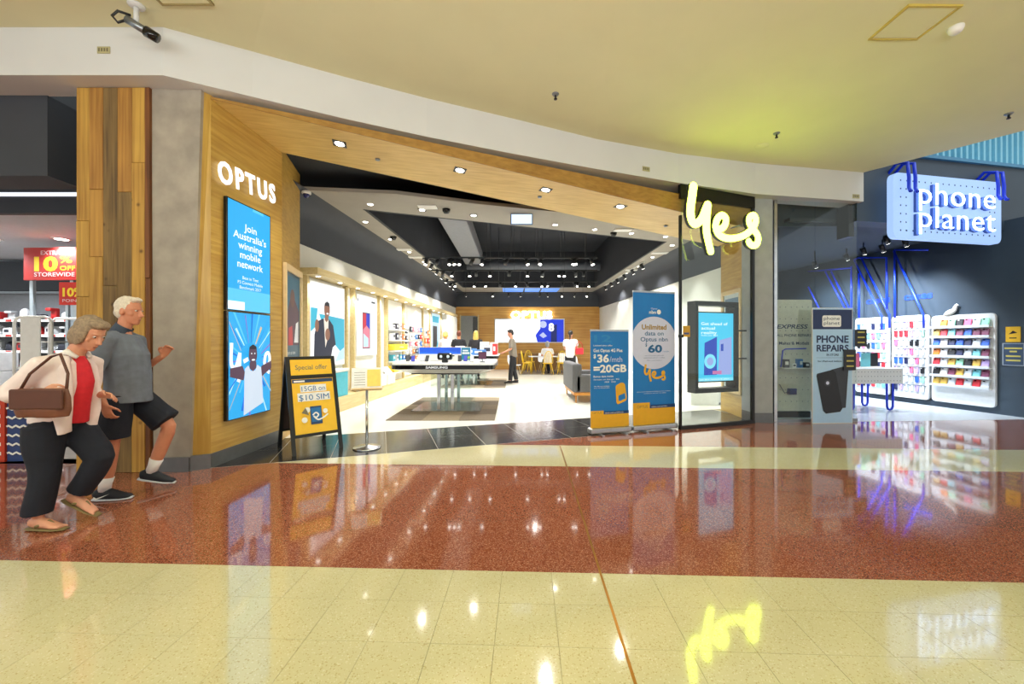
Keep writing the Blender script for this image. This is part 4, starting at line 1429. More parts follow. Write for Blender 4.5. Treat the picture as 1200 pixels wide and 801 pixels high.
# folding floor sign
t = thing('folding_floor_sign', 'black framed folding floor sign with yellow offer posters on the charcoal tiles', 'sign', (-2.72, 5.37, 0.002), R(43.5))
hw, dep, ht = .285, .34, 1.215
def leaf(sign):
    # legs lean from the top ridge down to depth sign*dep
    def pt(x, z, o=0.0):
        k = 1 - z / ht
        return (x, sign * (dep * k + o), z)
    return pt
for sg in (-1, 1):
    pt = leaf(sg)
    for x in (-hw, hw):
        q = MB()
        q.add([pt(x - .022, 0, .014), pt(x + .022, 0, .014), pt(x + .022, ht, .014), pt(x - .022, ht, .014),
               pt(x - .022, 0, -.014), pt(x + .022, 0, -.014), pt(x + .022, ht, -.014), pt(x - .022, ht, -.014)],
              [(0, 1, 2, 3), (7, 6, 5, 4), (0, 4, 5, 1), (1, 5, 6, 2), (2, 6, 7, 3), (3, 7, 4, 0)])
        q.build('leg', BLACK, t)
    for za, zb in ((.20, .235), (.93, .965), (1.18, ht)):
        q = MB()
        q.add([pt(-hw, za, .012), pt(hw, za, .012), pt(hw, zb, .012), pt(-hw, zb, .012), pt(-hw, za, -.012), pt(hw, za, -.012), pt(hw, zb, -.012), pt(-hw, zb, -.012)],
              [(0, 1, 2, 3), (7, 6, 5, 4), (0, 4, 5, 1), (1, 5, 6, 2), (2, 6, 7, 3), (3, 7, 4, 0)])
        q.build('cross_rail', BLACK, t)
    q = MB()
    q.add([pt(-hw, .22, .002), pt(hw, .22, .002), pt(hw, ht, .002), pt(-hw, ht, .002), pt(-hw, .22, -.004), pt(hw, .22, -.004), pt(hw, ht, -.004), pt(-hw, ht, -.004)],
          [(0, 1, 2, 3), (7, 6, 5, 4), (0, 4, 5, 1), (1, 5, 6, 2), (2, 6, 7, 3), (3, 7, 4, 0)])
    q.build('backing_board', mat('sign_backing', (58, 44, 40), 0.7), t)
OY = mat('offer_yellow', (238, 190, 44), 0.45, var=0.03)
ONV = mat('offer_navy', (24, 60, 104), 0.45)
OBL = mat('offer_blue', (28, 108, 170), 0.45)
OWH = mat('offer_white', (238, 240, 238), 0.45)
OGR = mat('offer_grey', (116, 112, 92), 0.45)
p = MB()
p.rect(-.255, .975, .255, 1.175, OY)
p.text('Special offer', 0, 1.045, .085, OGR, 'c', .01, width=.40)
p.rect(-.255, .24, .255, .925, OY)
p.rect(-.25, .875, .25, .92, ONV)
p.rect(-.23, .885, -.1, .905, OWH)
p.rect(-.16, .755, .16, .845, OWH)
p.rect(-.2, .64, .2, .745, OWH)
p.text('15GB on', 0, .768, .088, OBL, 'c', 0, width=.29)
p.text('$10 SIM', 0, .652, .10, OBL, 'c', 0, width=.37)
p.rect(-.065, .345, .075, .57, ONV)
p.rect(-.055, .375, .065, .55, OBL)
p.disc(-.10, .53, .035, OWH)
p.disc(-.14, .41, .035, OWH)
p.disc(.12, .5, .03, OWH)
p.disc(-.13, .48, .028, OY)
p.poly([(-.17, .5), (-.12, .56), (-.08, .46)], OGR)
p.stroke(catmull([(-.04, .46), (0, .49), (.03, .46), (0, .43), (-.03, .45), (.02, .40), (.09, .42), (.15, .46)], 5), .018, OWH)
pp = p.build('offer_poster', None, t)
for v in pp.data.vertices:
    z = v.co.z
    lay = v.co.y
    k = 1 - z / ht
    v.co.y = -(dep * k + .0145) + lay * 2
MB().box(-.012, .012, -.16, .16, .52, .535).build('spreader', STEEL, t)

# brochure stand
t = thing('brochure_stand', 'chrome pole stand with round base and a sloping open holder on charcoal tiles', 'stand', (-1.93, 5.3, 0.002), R(20))
MB().lathe([(.175, 0), (.18, .006), (.17, .018), (.03, .03), (.022, .04)], 32).build('base', CHROME, t)
MB().tube([(0, 0, .03), (0, 0, .82)], .017, 12).build('pole', CHROME, t)
hold = MB().bev(-.19, .19, -.15, .15, -.008, .004, .004, seg=1)
o = hold.build('holder', OWH, t, (0, -.03, .93))
o.rotation_euler = (R(62), 0, 0)
MB().box(-.185, .185, -.17, -.15, -.01, .03).build('lip', PF, o)
p = MB().mat(OWH).box(-.17, .0, -.12, .12, .005, .008).mat(mat('brochure_yellow', (240, 214, 110), 0.4)).box(.004, .17, -.12, .12, .005, .010).mat(mat('brochure_text', (150, 152, 150), .5))
for k in range(6):
    p.box(-.155, -.02, -.10 + .035 * k, -.092 + .035 * k, .0081, .0085)
p.build('brochure', None, o)
q = MB().tube([(0, 0, .8), (0, -.03, .885)], .012, 6).build('neck', STEEL, t)

# roll-up banners
ALU = mat('brushed_aluminium', (186, 190, 196), 0.3, 0.9)
def banner(s, t_, w, h, label, rz=0.0):
    r = thing('roll_up_banner', label, 'banner', (*P(s, t_), 0.001), PH + rz)
    MB().bev(-w / 2 - .02, w / 2 + .02, -.07, .07, .018, .10, .02).build('cassette', ALU, r)
    for x in (-w * .3, w * .3):
        MB().box(x - .02, x + .02, -.17, .17, 0, .018).build('foot', ALU, r)
    MB().tube([(0, .03, .09), (0, .03, h - .01)], .009, 6).build('pole', ALU, r)
    MB().bev(-w / 2, w / 2, -.012, .014, h - .03, h, .004, seg=1).build('top_rail', ALU, r)
    MB().box(-w / 2, w / 2, -.004, -.001, .09, h - .02).build('sheet', OWH, r)
    p = MB()
    p.lay = -.0045
    return r, p
BB = mat('banner_blue', (16, 120, 200), 0.45, var=0.02)
BB2 = mat('banner_ghost_blue', (40, 132, 200), 0.45, var=0.02)
BYL = mat('banner_yellow', (232, 176, 40), 0.45, var=0.03)
BNV = mat('banner_navy', (10, 62, 120), 0.45)
BLV = mat('banner_lavender', (206, 212, 240), 0.45, var=0.02)
BTX = mat('banner_text_blue', (20, 96, 150), 0.45)
BDY = mat('banner_dark_yellow', (160, 128, 60), 0.45)
w, h = .66, 1.60
r, p = banner(5.16, .08, w, h, 'shorter blue banner with a yellow foot and a yellow card picture', R(-2))
p.rect(-w / 2, .09, w / 2, h - .03, BB)
p.text('12', -.27, h - .19, .15, BB2, 'l', .02, width=.3)
p.text('Limited time offer', -.28, 1.345, .03, OWH, width=.33)
p.text('Get Optus 4G Plus', -.28, 1.255, .07, OWH, bold=.015, width=.5)
p.text('$', -.28, 1.165, .08, OWH, bold=.03)
p.text('36', -.215, 1.10, .165, OWH, bold=.035, width=.20)
p.text('/mth', -.005, 1.10, .12, BLV, bold=.0, width=.22)
p.text('=20GB', -.28, .945, .16, OWH, bold=.035, width=.57)
p.text('Bonus data inside', -.28, .868, .042, OWH, bold=.01, width=.34)
p.text('Stream on the go  4G', -.28, .825, .03, OWH, width=.44)
p.text('10GB   10GB', -.09, .785, .03, OWH, width=.19)
p.text('New SIM only connections', -.27, .725, .022, OWH, width=.26)
p.text('on a 12 month plan', -.27, .70, .022, OWH, width=.26)
p.poly([(.146, .446), (.267, .49), (.29, .51), (.294, .54), (.262, .75), (.235, .775), (.193, .78), (.11, .74), (.096, .715), (.11, .478), (.125, .45)], BYL)
p.poly([(.145, .575), (.262, .615), (.272, .53), (.165, .49), (.148, .51)], BB)
p.rect(-w / 2, .09, w / 2, .30, BYL)
p.rect(-w / 2, .30, -.11, .36, BYL)
p.text('OPTUS', -.30, .315, .045, BDY, bold=.01, width=.16)
p.rect(-.11, .30, w / 2, .345, BNV)
p.text('optus.com.au/SIMonly', -.09, .312, .03, OWH, width=.32)
p.build('print', None, r)
w, h = .80, 2.22
r, p = banner(5.96, .06, w, h, 'taller blue banner with a large pale disc and a yellow foot')
p.rect(-w / 2, .09, w / 2, h - .03, BB)
p.text('Optus', 0, 1.93, .04, BLV, 'c', width=.12)
p.text('nbn', -.03, 1.86, .075, OWH, 'c', .02, width=.13)
p.disc(.09, 1.89, .04, OWH, 10)
ds = []
for k in range(40):
    a = 2 * math.pi * k / 40
    ds.append((max(-.4, min(.4, .44 * math.cos(a))), 1.395 + .42 * math.sin(a)))
p.poly(ds, BLV)
p.text('Unlimited', .0, 1.61, .11, BDY, 'c', .035, width=.47)
p.text('data on', .0, 1.515, .095, BTX, 'c', .012, width=.36)
p.text('Optus nbn', .0, 1.42, .095, BTX, 'c', .012, width=.52)
p.text('$', -.17, 1.34, .07, BTX, bold=.02)
p.text('60', -.12, 1.245, .165, BTX, bold=.035, width=.27)
p.text('/mth', .16, 1.245, .035, BB2, width=.12)
p.text('on a 24 month plan with', 0, 1.185, .024, BTX, 'c', width=.36)
p.text('unlimited calls to mobiles', 0, 1.15, .024, BTX, 'c', width=.4)
p.text('Min. cost applies', 0, 1.11, .02, BTX, 'c', width=.28)
for k, st in enumerate(YS):
    pts = catmull([((x - 350) * .0009, .925 - (y - 400) * .00068) for x, y in st], 4)
    p.stroke(pts, .036, BYL)
p.text('Ask us in store today about connecting your home or business', -.33, .615, .02, OWH, width=.64)
p.text('conditions and fair use apply', -.2, .588, .018, OWH, width=.42)
p.rect(-w / 2, .09, w / 2, .355, BYL)
p.rect(-w / 2, .355, -.09, .45, BYL)
p.text('OPTUS', -.33, .365, .06, BDY, bold=.012, width=.2)
p.rect(-.09, .355, w / 2, .41, BNV)
p.text('optus.com.au/nbn', -.06, .37, .03, OWH, width=.3)
p.build('print', None, r)

# ---------------------------------------------------------------- concourse ceiling fittings
from mathutils.bvhtree import BVHTree
_cm = [o for o in COL.objects if o.name == 'ceiling'][0]
_bv = BVHTree.FromPolygons([v.co.copy() for v in _cm.data.vertices], [tuple(p_.vertices) for p_ in _cm.data.polygons])
def ceil_hit(px, py):
    h_ = _bv.ray_cast(Vector((0, 0, H)), Vector(((px - CX) / F, 1, (CY - py) / F)).normalized())
    return h_[0]
def ceil_z(x, y):
    return _bv.ray_cast(Vector((x, y, 3)), Vector((0, 0, 1)))[0].z
for i, (px, py) in enumerate([(651, 110), (910, 156), (1182, 133)]):
    c = ceil_hit(px, py)
    t = thing('sprinkler_head', 'small dark sprinkler head in the cream ceiling, %s from the left' % ORD[i], 'sprinkler', c, 0, 'ceiling sprinklers')
    MB().lathe([(.03, -.02), (.045, -.004), (.045, .004)], 12).build('plate', STEEL, t)
    MB().lathe([(.02, -.07), (.022, -.06), (.012, -.055), (.012, -.02)], 8).build('nozzle', BLACK, t)
c = ceil_hit(1120, 32)
t = thing('smoke_detector', 'white smoke detector beside the access panel in the cream ceiling', 'detector', c)
MB().lathe([(.035, -.06), (.05, -.045), (.06, -.02), (.06, .004)], 16).build('body', WHITE, t)
c = ceil_hit(893, 171)
tag(MB().mat(CREAM).lathe([(.09, -.008), (.1, .006)], 18).build('ceiling_disc', None, None, c), 'faint cream round cover plate in the ceiling above the script sign', 'cover plate')
for i, pts in enumerate([[(1065, 4), (1129, 5), (1072, 47), (1017, 46)], [(172, -10), (245, -10), (245, 12), (190, 12)]]):
    a, c = ceil_hit(*pts[3]), ceil_hit(*pts[1])
    x0, x1, y0, y1 = min(a.x, c.x), max(a.x, c.x), min(a.y, c.y), max(a.y, c.y)
    if i == 1:
        x0, x1, y0, y1 = -3.36, -2.86, 3.42, 3.83
    zc = ceil_z((x0 + x1) / 2, (y0 + y1) / 2)
    t = thing('access_panel', 'flush %s access panel in the cream ceiling' % ('yellow-edged' if i == 0 else 'cream'), 'panel', ((x0 + x1) / 2, (y0 + y1) / 2, zc - .006), 0)
    m_ = mat('panel_edge_%s' % ('yellow' if i == 0 else 'brown'), (196, 176, 84) if i == 0 else (160, 146, 96), 0.6)
    hx, hy = (x1 - x0) / 2, (y1 - y0) / 2
    for a_ in ((-hx, hx, -hy, -hy + .02), (-hx, hx, hy - .02, hy), (-hx, -hx + .02, -hy + .02, hy - .02), (hx - .02, hx, -hy + .02, hy - .02)):
        MB().box(*a_, -.008, .012).build('edge_trim', m_, t)
    MB().box(-hx + .022, hx - .022, -hy + .022, hy - .022, 0, .014).build('leaf', CREAM, t)
# bracket camera over the left end of the bulkhead
t = thing('security_camera', 'grey bracket camera with a black lens hung from the cream ceiling at left', 'camera', (-3.62, 3.84, ceil_z(-3.62, 3.84)), R(38))
MB().lathe([(.03, -.03), (.065, -.015), (.07, .004)], 14).build('mount', FASCIA, t)
MB().tube([(0, 0, -.02), (0, 0, -.2)], .022, 8).build('arm', FASCIA, t)
o = MB().tube([(-.07, .0, -.17), (.09, -.04, -.25)], .036, 10)
o.build('body', STEEL, t)
MB().tube([(.07, -.035, -.24), (.16, -.06, -.285)], [.05, .045], 10).build('lens_hood', BLACKG, t)
MB().tube([(-.07, 0, -.18), (-.13, .02, -.22), (-.17, .03, -.17), (-.13, .02, -.11), (-.04, 0, -.12)], .012, 6).build('cable', BLACK, t)
for i, (px, py) in enumerate([(122, 59), (757, 198), (1003, 230)]):
    k = (px - CX) / F
    for j in range(len(BK) - 1):
        (xa, ya, *_), (xb, yb, *_) = BK[j], BK[j + 1]
        den = (xb - xa) - k * (yb - ya)
        u_ = (k * ya - xa) / den if abs(den) > 1e-6 else -1
        if 0 <= u_ <= 1:
            Y = ya + u_ * (yb - ya)
            ang = math.atan2(yb - ya, xb - xa)
            break
    pos = Vector((k * Y, Y, H + (CY - py) / F * Y))
    w_ = .065
    b = MB().mat(mat('plate_olive', (176, 170, 128), 0.5)).box(-w_, w_, -.008, .001, -.035, .035).mat(mat('plate_text', (112, 106, 80), 0.5))
    for q in range(4):
        b.box(-w_ * .8 + q * .028, -w_ * .8 + q * .028 + .016, -.0095, -.008, -.016, .018)
    tag(b.build('number_plate', None, None, pos, ang), 'small olive number plate on the bulkhead %s' % ['near the bracket camera', 'left of the script sign', 'at its right end'][i], 'plate', 'bulkhead plates')
c = at(246, 80.5, 4.30)
# ---------------------------------------------------------------- right-hand shop
BLUE = mat('cobalt_blue_tube', (24, 60, 220), 0.35)
PEG = mat('white_pegboard', (222, 226, 230), 0.5, var=0.03)
HOLE = mat('peg_hole_dark', (70, 84, 110), 0.8)
SGB = mat('sign_board_lit', (166, 200, 250), emit=1.0)
SGL = mat('sign_letter_lit', (176, 208, 255), emit=5.0)
pL, pR = Vector((6.62, 6.92)), Vector((9.06, 7.38))
sa = math.atan2(pR.y - pL.y, pR.x - pL.x)
sw = (pR - pL).length
t = thing('shop_sign', 'large pale blue pegboard sign with glowing white letters and blue hooks', 'sign', (pL.x, pL.y, 3.22), sa)
hs = 1.14
MB().slab(rrect(0, sw, 0, hs, .12), 0, .10).build('board', SGB, t)
hb = MB().mat(HOLE)
def hole(mb, x, z, r, y):
    mb.add([(x + r * math.cos(R(60 * k)), y, z + r * math.sin(R(60 * k))) for k in range(6)], [tuple(range(6))])
for k in range(17):
    x = .16 + k * (sw - .32) / 16
    for z in (.14, hs - .13):
        if not (z > .5 and k > 16):
            hole(hb, x, z, .016, -.001)
for k in range(6):
    for x in (.16, .28, sw - .28, sw - .16):
        hole(hb, x, .14 + k * .145, .016, -.001)
hb.build('peg_holes', None, t)['kind'] = 'stuff'
for tx, z, wd in (('phone', .60, 1.74), ('planet', .19, 1.74)):
    b = MB()
    b.text(tx, sw * .53, z, .55, SGL, 'c', -.008, .006, wd, y=-.085, spacing=1.06)
    b.build('lettering', None, t)
    b = MB()
    b.text(tx, sw * .53 - .015, z - .012, .55, mat('letter_side_blue', (60, 90, 170), 0.5), 'c', -.002, .02, wd * 1.005, y=-.03, spacing=1.06)
    b.build('letter_return', None, t)
for x in (.24, .38, sw - .20, sw - .06):
    MB().tube([(x, .3, hs + .05), (x, .12, hs + .22), (x, -.05, hs + .16), (x, -.07, hs - .1), (x, -.07, hs - .28), (x - .04, -.12, hs - .36), (x - .1, -.17, hs - .38)], .026, 8).build('hook', BLUE, t)

# shop window right of the post
gA, gB = Vector((4.60, 7.02)), Vector((6.14, 7.10))
ga = math.atan2(gB.y - gA.y, gB.x - gA.x)
gl = (gB - gA).length
t = thing('shop_window', 'tall frameless glass shop window with a steel edge right of the grey post', 'window', (gA.x, gA.y, 0), ga)
MB().box(.06, gl * .5 - .004, -.006, .006, .05, 3.95).build('pane', GLASS, t)
MB().box(gl * .5 + .004, gl, -.006, .006, .05, 3.95).build('pane', GLASS, t)
MB().box(0, .055, -.03, .04, 0.001, 3.95).build('edge_post', CHROME, t)
MB().box(.055, gl, -.02, .02, 0.001, .05).build('bottom_rail', STEEL, t)
MB().box(gl - .1, gl, .05, .3, 3.3, 3.95).build('dark_nib', BLACK, t)

# standing repair poster in front of the window
t = thing('standing_poster', 'tall pale blue board reading phone repairs, with two dark phones', 'poster', (5.19, 6.90, 0.001), ga)
w, h = .73, 2.0
MB().box(0, w, -.012, .012, 0, h).build('board', PEG, t)
p = MB()
p.lay = -.0125
RB = mat('poster_pale_blue', (172, 208, 242), 0.4, var=0.02)
RN = mat('poster_navy', (24, 44, 92), 0.4)
RD = mat('poster_black', (26, 28, 36), 0.4)
RG = mat('poster_graphite', (50, 54, 64), 0.4)
p.rect(.01, .01, w - .01, h - .01, RB)
p.rect(.01, 1.63, w - .01, h - .03, RN)
p.poly(rrect(.18, .52, 1.67, 1.87, .03, 3), OWH)
p.text('phone', .35, 1.79, .085, RN, 'c', .0, width=.29)
p.text('planet', .35, 1.71, .085, RN, 'c', .0, width=.29)
p.text('PHONE', w / 2, 1.40, .17, RN, 'c', .03, width=.58)
p.text('REPAIRS', w / 2, 1.25, .155, RN, 'c', .03, width=.58)
p.text('IN STORE', w / 2, 1.17, .05, RN, 'c', .02, width=.22)
p.rect(.06, 1.135, w - .06, 1.138, RN)
p.text('for iPad and tablets, too', w / 2, 1.065, .038, RN, 'c', .01, width=.54)
p.poly([(.40, .25), (.60, .27), (.65, .95), (.62, 1.0), (.34, .93)], RG)
p.poly([(.08, .86), (.36, .93), (.42, .88), (.54, .26), (.50, .2), (.24, .17), (.19, .22), (.07, .82)], RD)
p.disc(.27, .70, .06, RG)
p.disc(.27, .70, .03, BLV)
p.build('print', None, t)
for z, x, lab in ((1.33, .86, 'right'), (.92, .55, 'left')):
    b = MB().mat(RD).box(0, .22, -.004, .0, 0, .36 if x < .7 else .30)
    for k in range(3):
        b.mat(mat('notice_yellow_line', (190, 180, 90), 0.5)).box(.05, .18, -.005, -.004, .06 + k * .09, .085 + k * .09)
    q = Vector((5.19, 6.88 if x < .7 else 7.0)) + Vector((math.cos(ga), math.sin(ga))) * x
    tag(b.build('window_notice', None, None, (q.x, q.y - .012, z), ga), 'small dark notice with yellow lines, %s the repair poster' % ('on the glass edge right of' if x > .7 else 'over the lower right of'), 'notice', 'dark window notices')

# pegboard stand inside the window
t = thing('pegboard_stand', 'cream pegboard stand with blue lettering inside the shop window', 'stand', (4.93, 7.45, 0.001), 0)
w, h = .68, 2.2
MB().slab(rrect(0, w, .12, h, .04, 3), 0, .05).build('board', mat('cream_pegboard', (206, 204, 192), 0.5), t)
MB().box(.03, w - .03, 0, .3, 0, .11).build('kick_base', BLACK, t)
hb = MB().mat(HOLE)
for i in range(6):
    for j in range(9):
        hole(hb, .08 + i * .105, .3 + j * .22, .009, -.001)
hb.build('peg_holes', None, t)['kind'] = 'stuff'
p = MB()
p.lay = -.002
p.text('EXPRESS', .02, 1.66, .11, RN, bold=.02, width=.58, shear=.2)
p.text('ALL PHONE REPAIRS', .02, 1.51, .07, RN, bold=.01, width=.64)
p.text('Makes & Models', .06, 1.36, .08, RN, bold=.015, width=.56)
p.build('lettering', None, t)
MB().box(.02, w - .02, -.2, -.002, .92, .94).build('shelf', WHITE, t)
MB().tube([(.03, -.1, .945), (.05, -.12, 1.25), (.09, -.14, 1.28), (.45, -.16, 1.29)], .012, 6).build('blue_arm', BLUE, t)
MB().tube([(.05, -.03, .62), (.14, -.04, .46), (.22, -.05, .50)], .006, 5).box(.2, .33, -.09, -.02, .44, .55).build('cable_box', mat('dark_blue_plastic', (30, 50, 110), 0.4), t)
for k in range(5):
    carton((5.02 + .12 * k, 7.30, .942), R(RND.uniform(-20, 20)), .09, .08, RND.uniform(.06, .16), [3, 0, 1, 3, 0][k], 'repair_part', 'small repair item on the cream pegboard stand shelf, %s from the left' % ORD[k], 'item', 'items on the pegboard stand shelf')

# three wall racks with phone cases
wa = math.atan2(-1, .17)
def onr(y, off=0.0, z=0.0):
    return (RW(y) - off, y, z)
CASE = [mat('case_' + n, c, 0.4) for n, c in (('white', (232, 234, 240)), ('pink', (226, 110, 150)), ('red', (206, 50, 62)), ('blue', (50, 100, 200)), ('navy', (34, 42, 80)), ('black', (30, 32, 38)), ('aqua', (120, 200, 214)), ('lilac', (180, 160, 220)), ('orange', (214, 120, 40)), ('mint', (150, 216, 190)), ('plum', (120, 60, 90)), ('gold', (206, 170, 80)), ('clear', (206, 216, 226)))]
CN = ['white', 'pink', 'red', 'blue', 'navy', 'black', 'aqua', 'lilac', 'orange', 'mint', 'plum', 'gold', 'clear']
_case = {}
def case_mesh(c, w, h):
    k = (c, round(w, 3), round(h, 3))
    if k not in _case:
        b = MB().mat(CASE[c]).bev(-w / 2, w / 2, -.014, 0, 0, h, .012, seg=1)
        b.mat(BLACKG if c != 5 else CASE[0]).box(-w * .34, -w * .08, -.016, -.014, h * .8, h * .92)
        _case[k] = b.mesh('phone_case')
    return _case[k]
def case(loc, c, w, h, label, group, lean=0.0):
    o = bpy.data.objects.new('phone_case', case_mesh(c, w, h))
    COL.objects.link(o)
    o.location = loc
    o.rotation_euler = (R(lean), 0, wa)
    tag(o, label, 'phone case', group)
wd_ = Vector((math.cos(wa), math.sin(wa)))
wn_ = Vector((math.sin(wa), -math.cos(wa)))                       # towards the shop
def rack(y, w, h, name, cols, rows, shelves, off):
    org = Vector(onr(y, .05)[:2]) + wn_ * off
    t = thing('wall_rack', 'white rounded wall rack of phone cases, %s' % name, 'rack', (org.x, org.y, .12), wa, 'white phone case racks')
    MB().slab(rrect(0, w, 0, h, .07), 0, .05).build('board', PEG, t)
    MB().slab(rrect(-.02, w + .02, -.03, h, .07), .051, .06).build('shadow_gap_sheet', BLACK, t)  # black sheet standing in for the shadow gap around the board
    pal = [0, 1, 2, 3, 4, 5, 6, 7, 12, 0, 5, 9]
    for r in range(rows):
        z = h - .16 - (r + .5) * (h - .42 if shelves else h - .24) / rows
        if shelves:
            MB().box(.03, w - .03, -.10, 0, z - .015, z).build('shelf', WHITE, t)
            MB().box(.03, w - .03, -.105, -.10, z - .015, z + .035).build('shelf_lip', mat('clear_lip', (206, 214, 222), 0.2), t)
        else:
            MB().box(.04, w - .04, -.012, 0, z + .115, z + .13).build('rail', STEEL, t)
        for c in range(cols):
            x = .05 + (w - .1) * (c + .5) / cols
            cc = RND.choice(pal + [8, 10, 11] if shelves else pal)
            cw, ch = ((w - .1) / cols * .9, .17) if shelves else ((w - .1) / cols * .66, .14)
            q = org + wd_ * x + wn_ * (.025 if shelves else .016)
            if shelves:
                q = org + wd_ * x + wn_ * .06
            case((q.x, q.y, .12 + z + (.001 if shelves else -.02)), cc, cw, ch,
                 '%s phone case on the %s, %s row from top, %s from its far end' % (CN[cc], name.split(',')[0], ORD[r], ORD[c]), 'cases on the ' + name.split(',')[0], -14 if shelves else 0)
    return t
rack(8.80, 1.03, 1.86, 'nearest rack, with shelves', 7, 7, True, .0)
rack(9.57, .74, 1.90, 'middle rack, with hooks', 6, 8, False, .02)
rack(10.42, .8, 1.90, 'farthest rack, with hooks', 6, 7, False, .02)
# blue tube frames rising above the racks
def ontube(pts, label, r=.021):
    q = []
    for y, z, off in pts:
        a = Vector(onr(y)[:2]) + wn_ * off
        q.append((a.x, a.y, z))
    t = MB().mat(BLUE).tube(q, r, 8)
    return t
def yR(px):
    return 10.81 / ((px - 600) / 467 + .17)
def zR(px, py):
    return H + (CY - py) / F * yR(px)
fr = [[('frame_tube', [(1055, 293), (1055.5, 372)]), ('frame_tube', [(1054, 294), (1089, 368), (1089.5, 384)]), ('frame_tube', [(1055, 293), (1095, 293)])],
      [('frame_tube', [(1007, 304), (1040, 371), (1040, 386)]), ('frame_tube', [(1016, 303), (1049, 369), (1049, 384)]), ('frame_tube', [(1008, 304), (1013, 302), (1045.5, 302), (1046, 362)]), ('frame_tube', [(1013, 320), (1013, 372)])],
      [('frame_tube', [(1004, 312), (1004, 366)]), ('frame_tube', [(973, 318), (998, 364)]), ('frame_tube', [(980, 318), (1004, 366)]), ('frame_tube', [(953, 318), (1004, 314)]), ('frame_tube', [(953, 336), (966, 362)])]]
for i, fs_ in enumerate(fr):
    t = thing('blue_tube_frame', 'cobalt blue bent tube frame on the slate wall above the %s rack' % ['middle', 'farthest', 'hidden last'][i], 'frame', (0, 0, 0), 0, 'blue tube frames')
    for nm, pts in fs_:
        ontube([(yR(px), zR(px, py), .17) for px, py in pts], '').build(nm, None, t)
for i, (px, py) in enumerate([(1029, 352), (1076, 347)]):
    y = yR(px)
    a = Vector(onr(y, .01)[:2])
    b = MB().mat(mat('blue_lettering', (30, 70, 200), 0.5))
    b.text('cases', 0, 0, .22, MATS['blue_lettering'], 'c', .03, .004, .55, y=0)
    tag(b.build('wall_lettering', None, None, (a.x, a.y, zR(px, py) - .06), wa), 'small blue word on the slate wall above the %s rack' % ['farthest', 'middle'][i], 'lettering', 'blue wall words')
# white rabbit-like topper on the nearest rack
a = Vector(onr(8.45, .06)[:2])
t = thing('rack_topper', 'small white animal-shaped topper on the nearest rack', 'ornament', (a.x, a.y, 1.99), wa)
MB().loft([(-.12, 0, .0), (-.06, 0, .03), (0, 0, .06), (.05, 0, .1), (.07, 0, .17), (.09, 0, .22)], [.02, .05, .055, .04, .028, .01]).tube([(.08, 0, .2), (.12, 0, .19)], [.025, .012], 8).build('body', WHITE, t)
# notices on the slate wall at the right edge
for px, py, w, h, c, lab in ((1187.5, 391.5, .2, .29, 'y', 'yellow'), (1188, 415, .3, .43, 'd', 'grey-blue framed')):
    y = yR(px)
    a = Vector(onr(y, .008)[:2])
    b = MB()
    if c == 'y':
        b.mat(mat('notice_yellow', (222, 176, 40), 0.5)).box(-w / 2, w / 2, -.004, .004, -h / 2, h / 2).mat(RD)
        b.add([(-.06, -.005, .0), (.06, -.005, .03), (.0, -.005, .07)], [(0, 1, 2)]).box(-.05, .05, -.005, -.004, -.08, -.06)
    else:
        b.mat(mat('notice_frame', (150, 162, 176), 0.4)).box(-w / 2, w / 2, -.006, .004, -h / 2, h / 2).mat(mat('notice_slate', (56, 74, 98), 0.5)).box(-w / 2 + .015, w / 2 - .015, -.008, -.006, -h / 2 + .015, h / 2 - .015).mat(MATS['notice_yellow_line'])
        for k, (l, z) in enumerate(((.24, .1), (.1, .04), (.2, -.05), (.2, -.13))):
            b.box(-l / 2, l / 2, -.009, -.008, z, z + .03)
    tag(b.build('wall_notice', None, None, (a.x, a.y, zR(px, py)), wa), 'small %s notice on the slate wall at the right edge' % lab, 'notice')
# counter table
t = thing('counter_table', 'white pegboard-fronted counter table on cobalt blue hairpin legs', 'table', (7.4, 8.5, 0.001), R(4))
MB().bev(-.6, .56, -.4, .3, .56, .87, .01).build('body', PEG, t)
hb = MB().mat(HOLE)
for i in range(16):
    for j in range(3):
        hole(hb, -.55 + i * .07, .62 + j * .09, .009, -.401)
hb.build('peg_holes', None, t)['kind'] = 'stuff'
for x, y in ((-.5, -.32), (.36, -.32), (-.5, .22), (.36, .22)):
    MB().tube([(x - .07, y, .56), (x - .065, y, .08), (x - .04, y, .03), (x, y, .022), (x + .04, y, .03), (x + .065, y, .08), (x + .07, y, .56)], .02, 8).build('leg', BLUE, t)
for i, (x, y, c) in enumerate([(6.95, 8.3, 7), (7.22, 8.4, 1), (7.55, 8.5, 6), (7.83, 8.62, 5)]):
    o = MB().mat(CASE[c]).slab([(-.1, 0), (.1, 0), (.1, .3), (-.1, .3)], 0, .02).mat(WHITE).box(-.11, .11, -.04, .06, -.002, .01)
    o = o.build('counter_display', None, None, (x, y, .874), R(-10 + 6 * i))
    tag(o, 'small upright %s display card on the white counter table' % CN[c], 'display card', 'counter display cards')
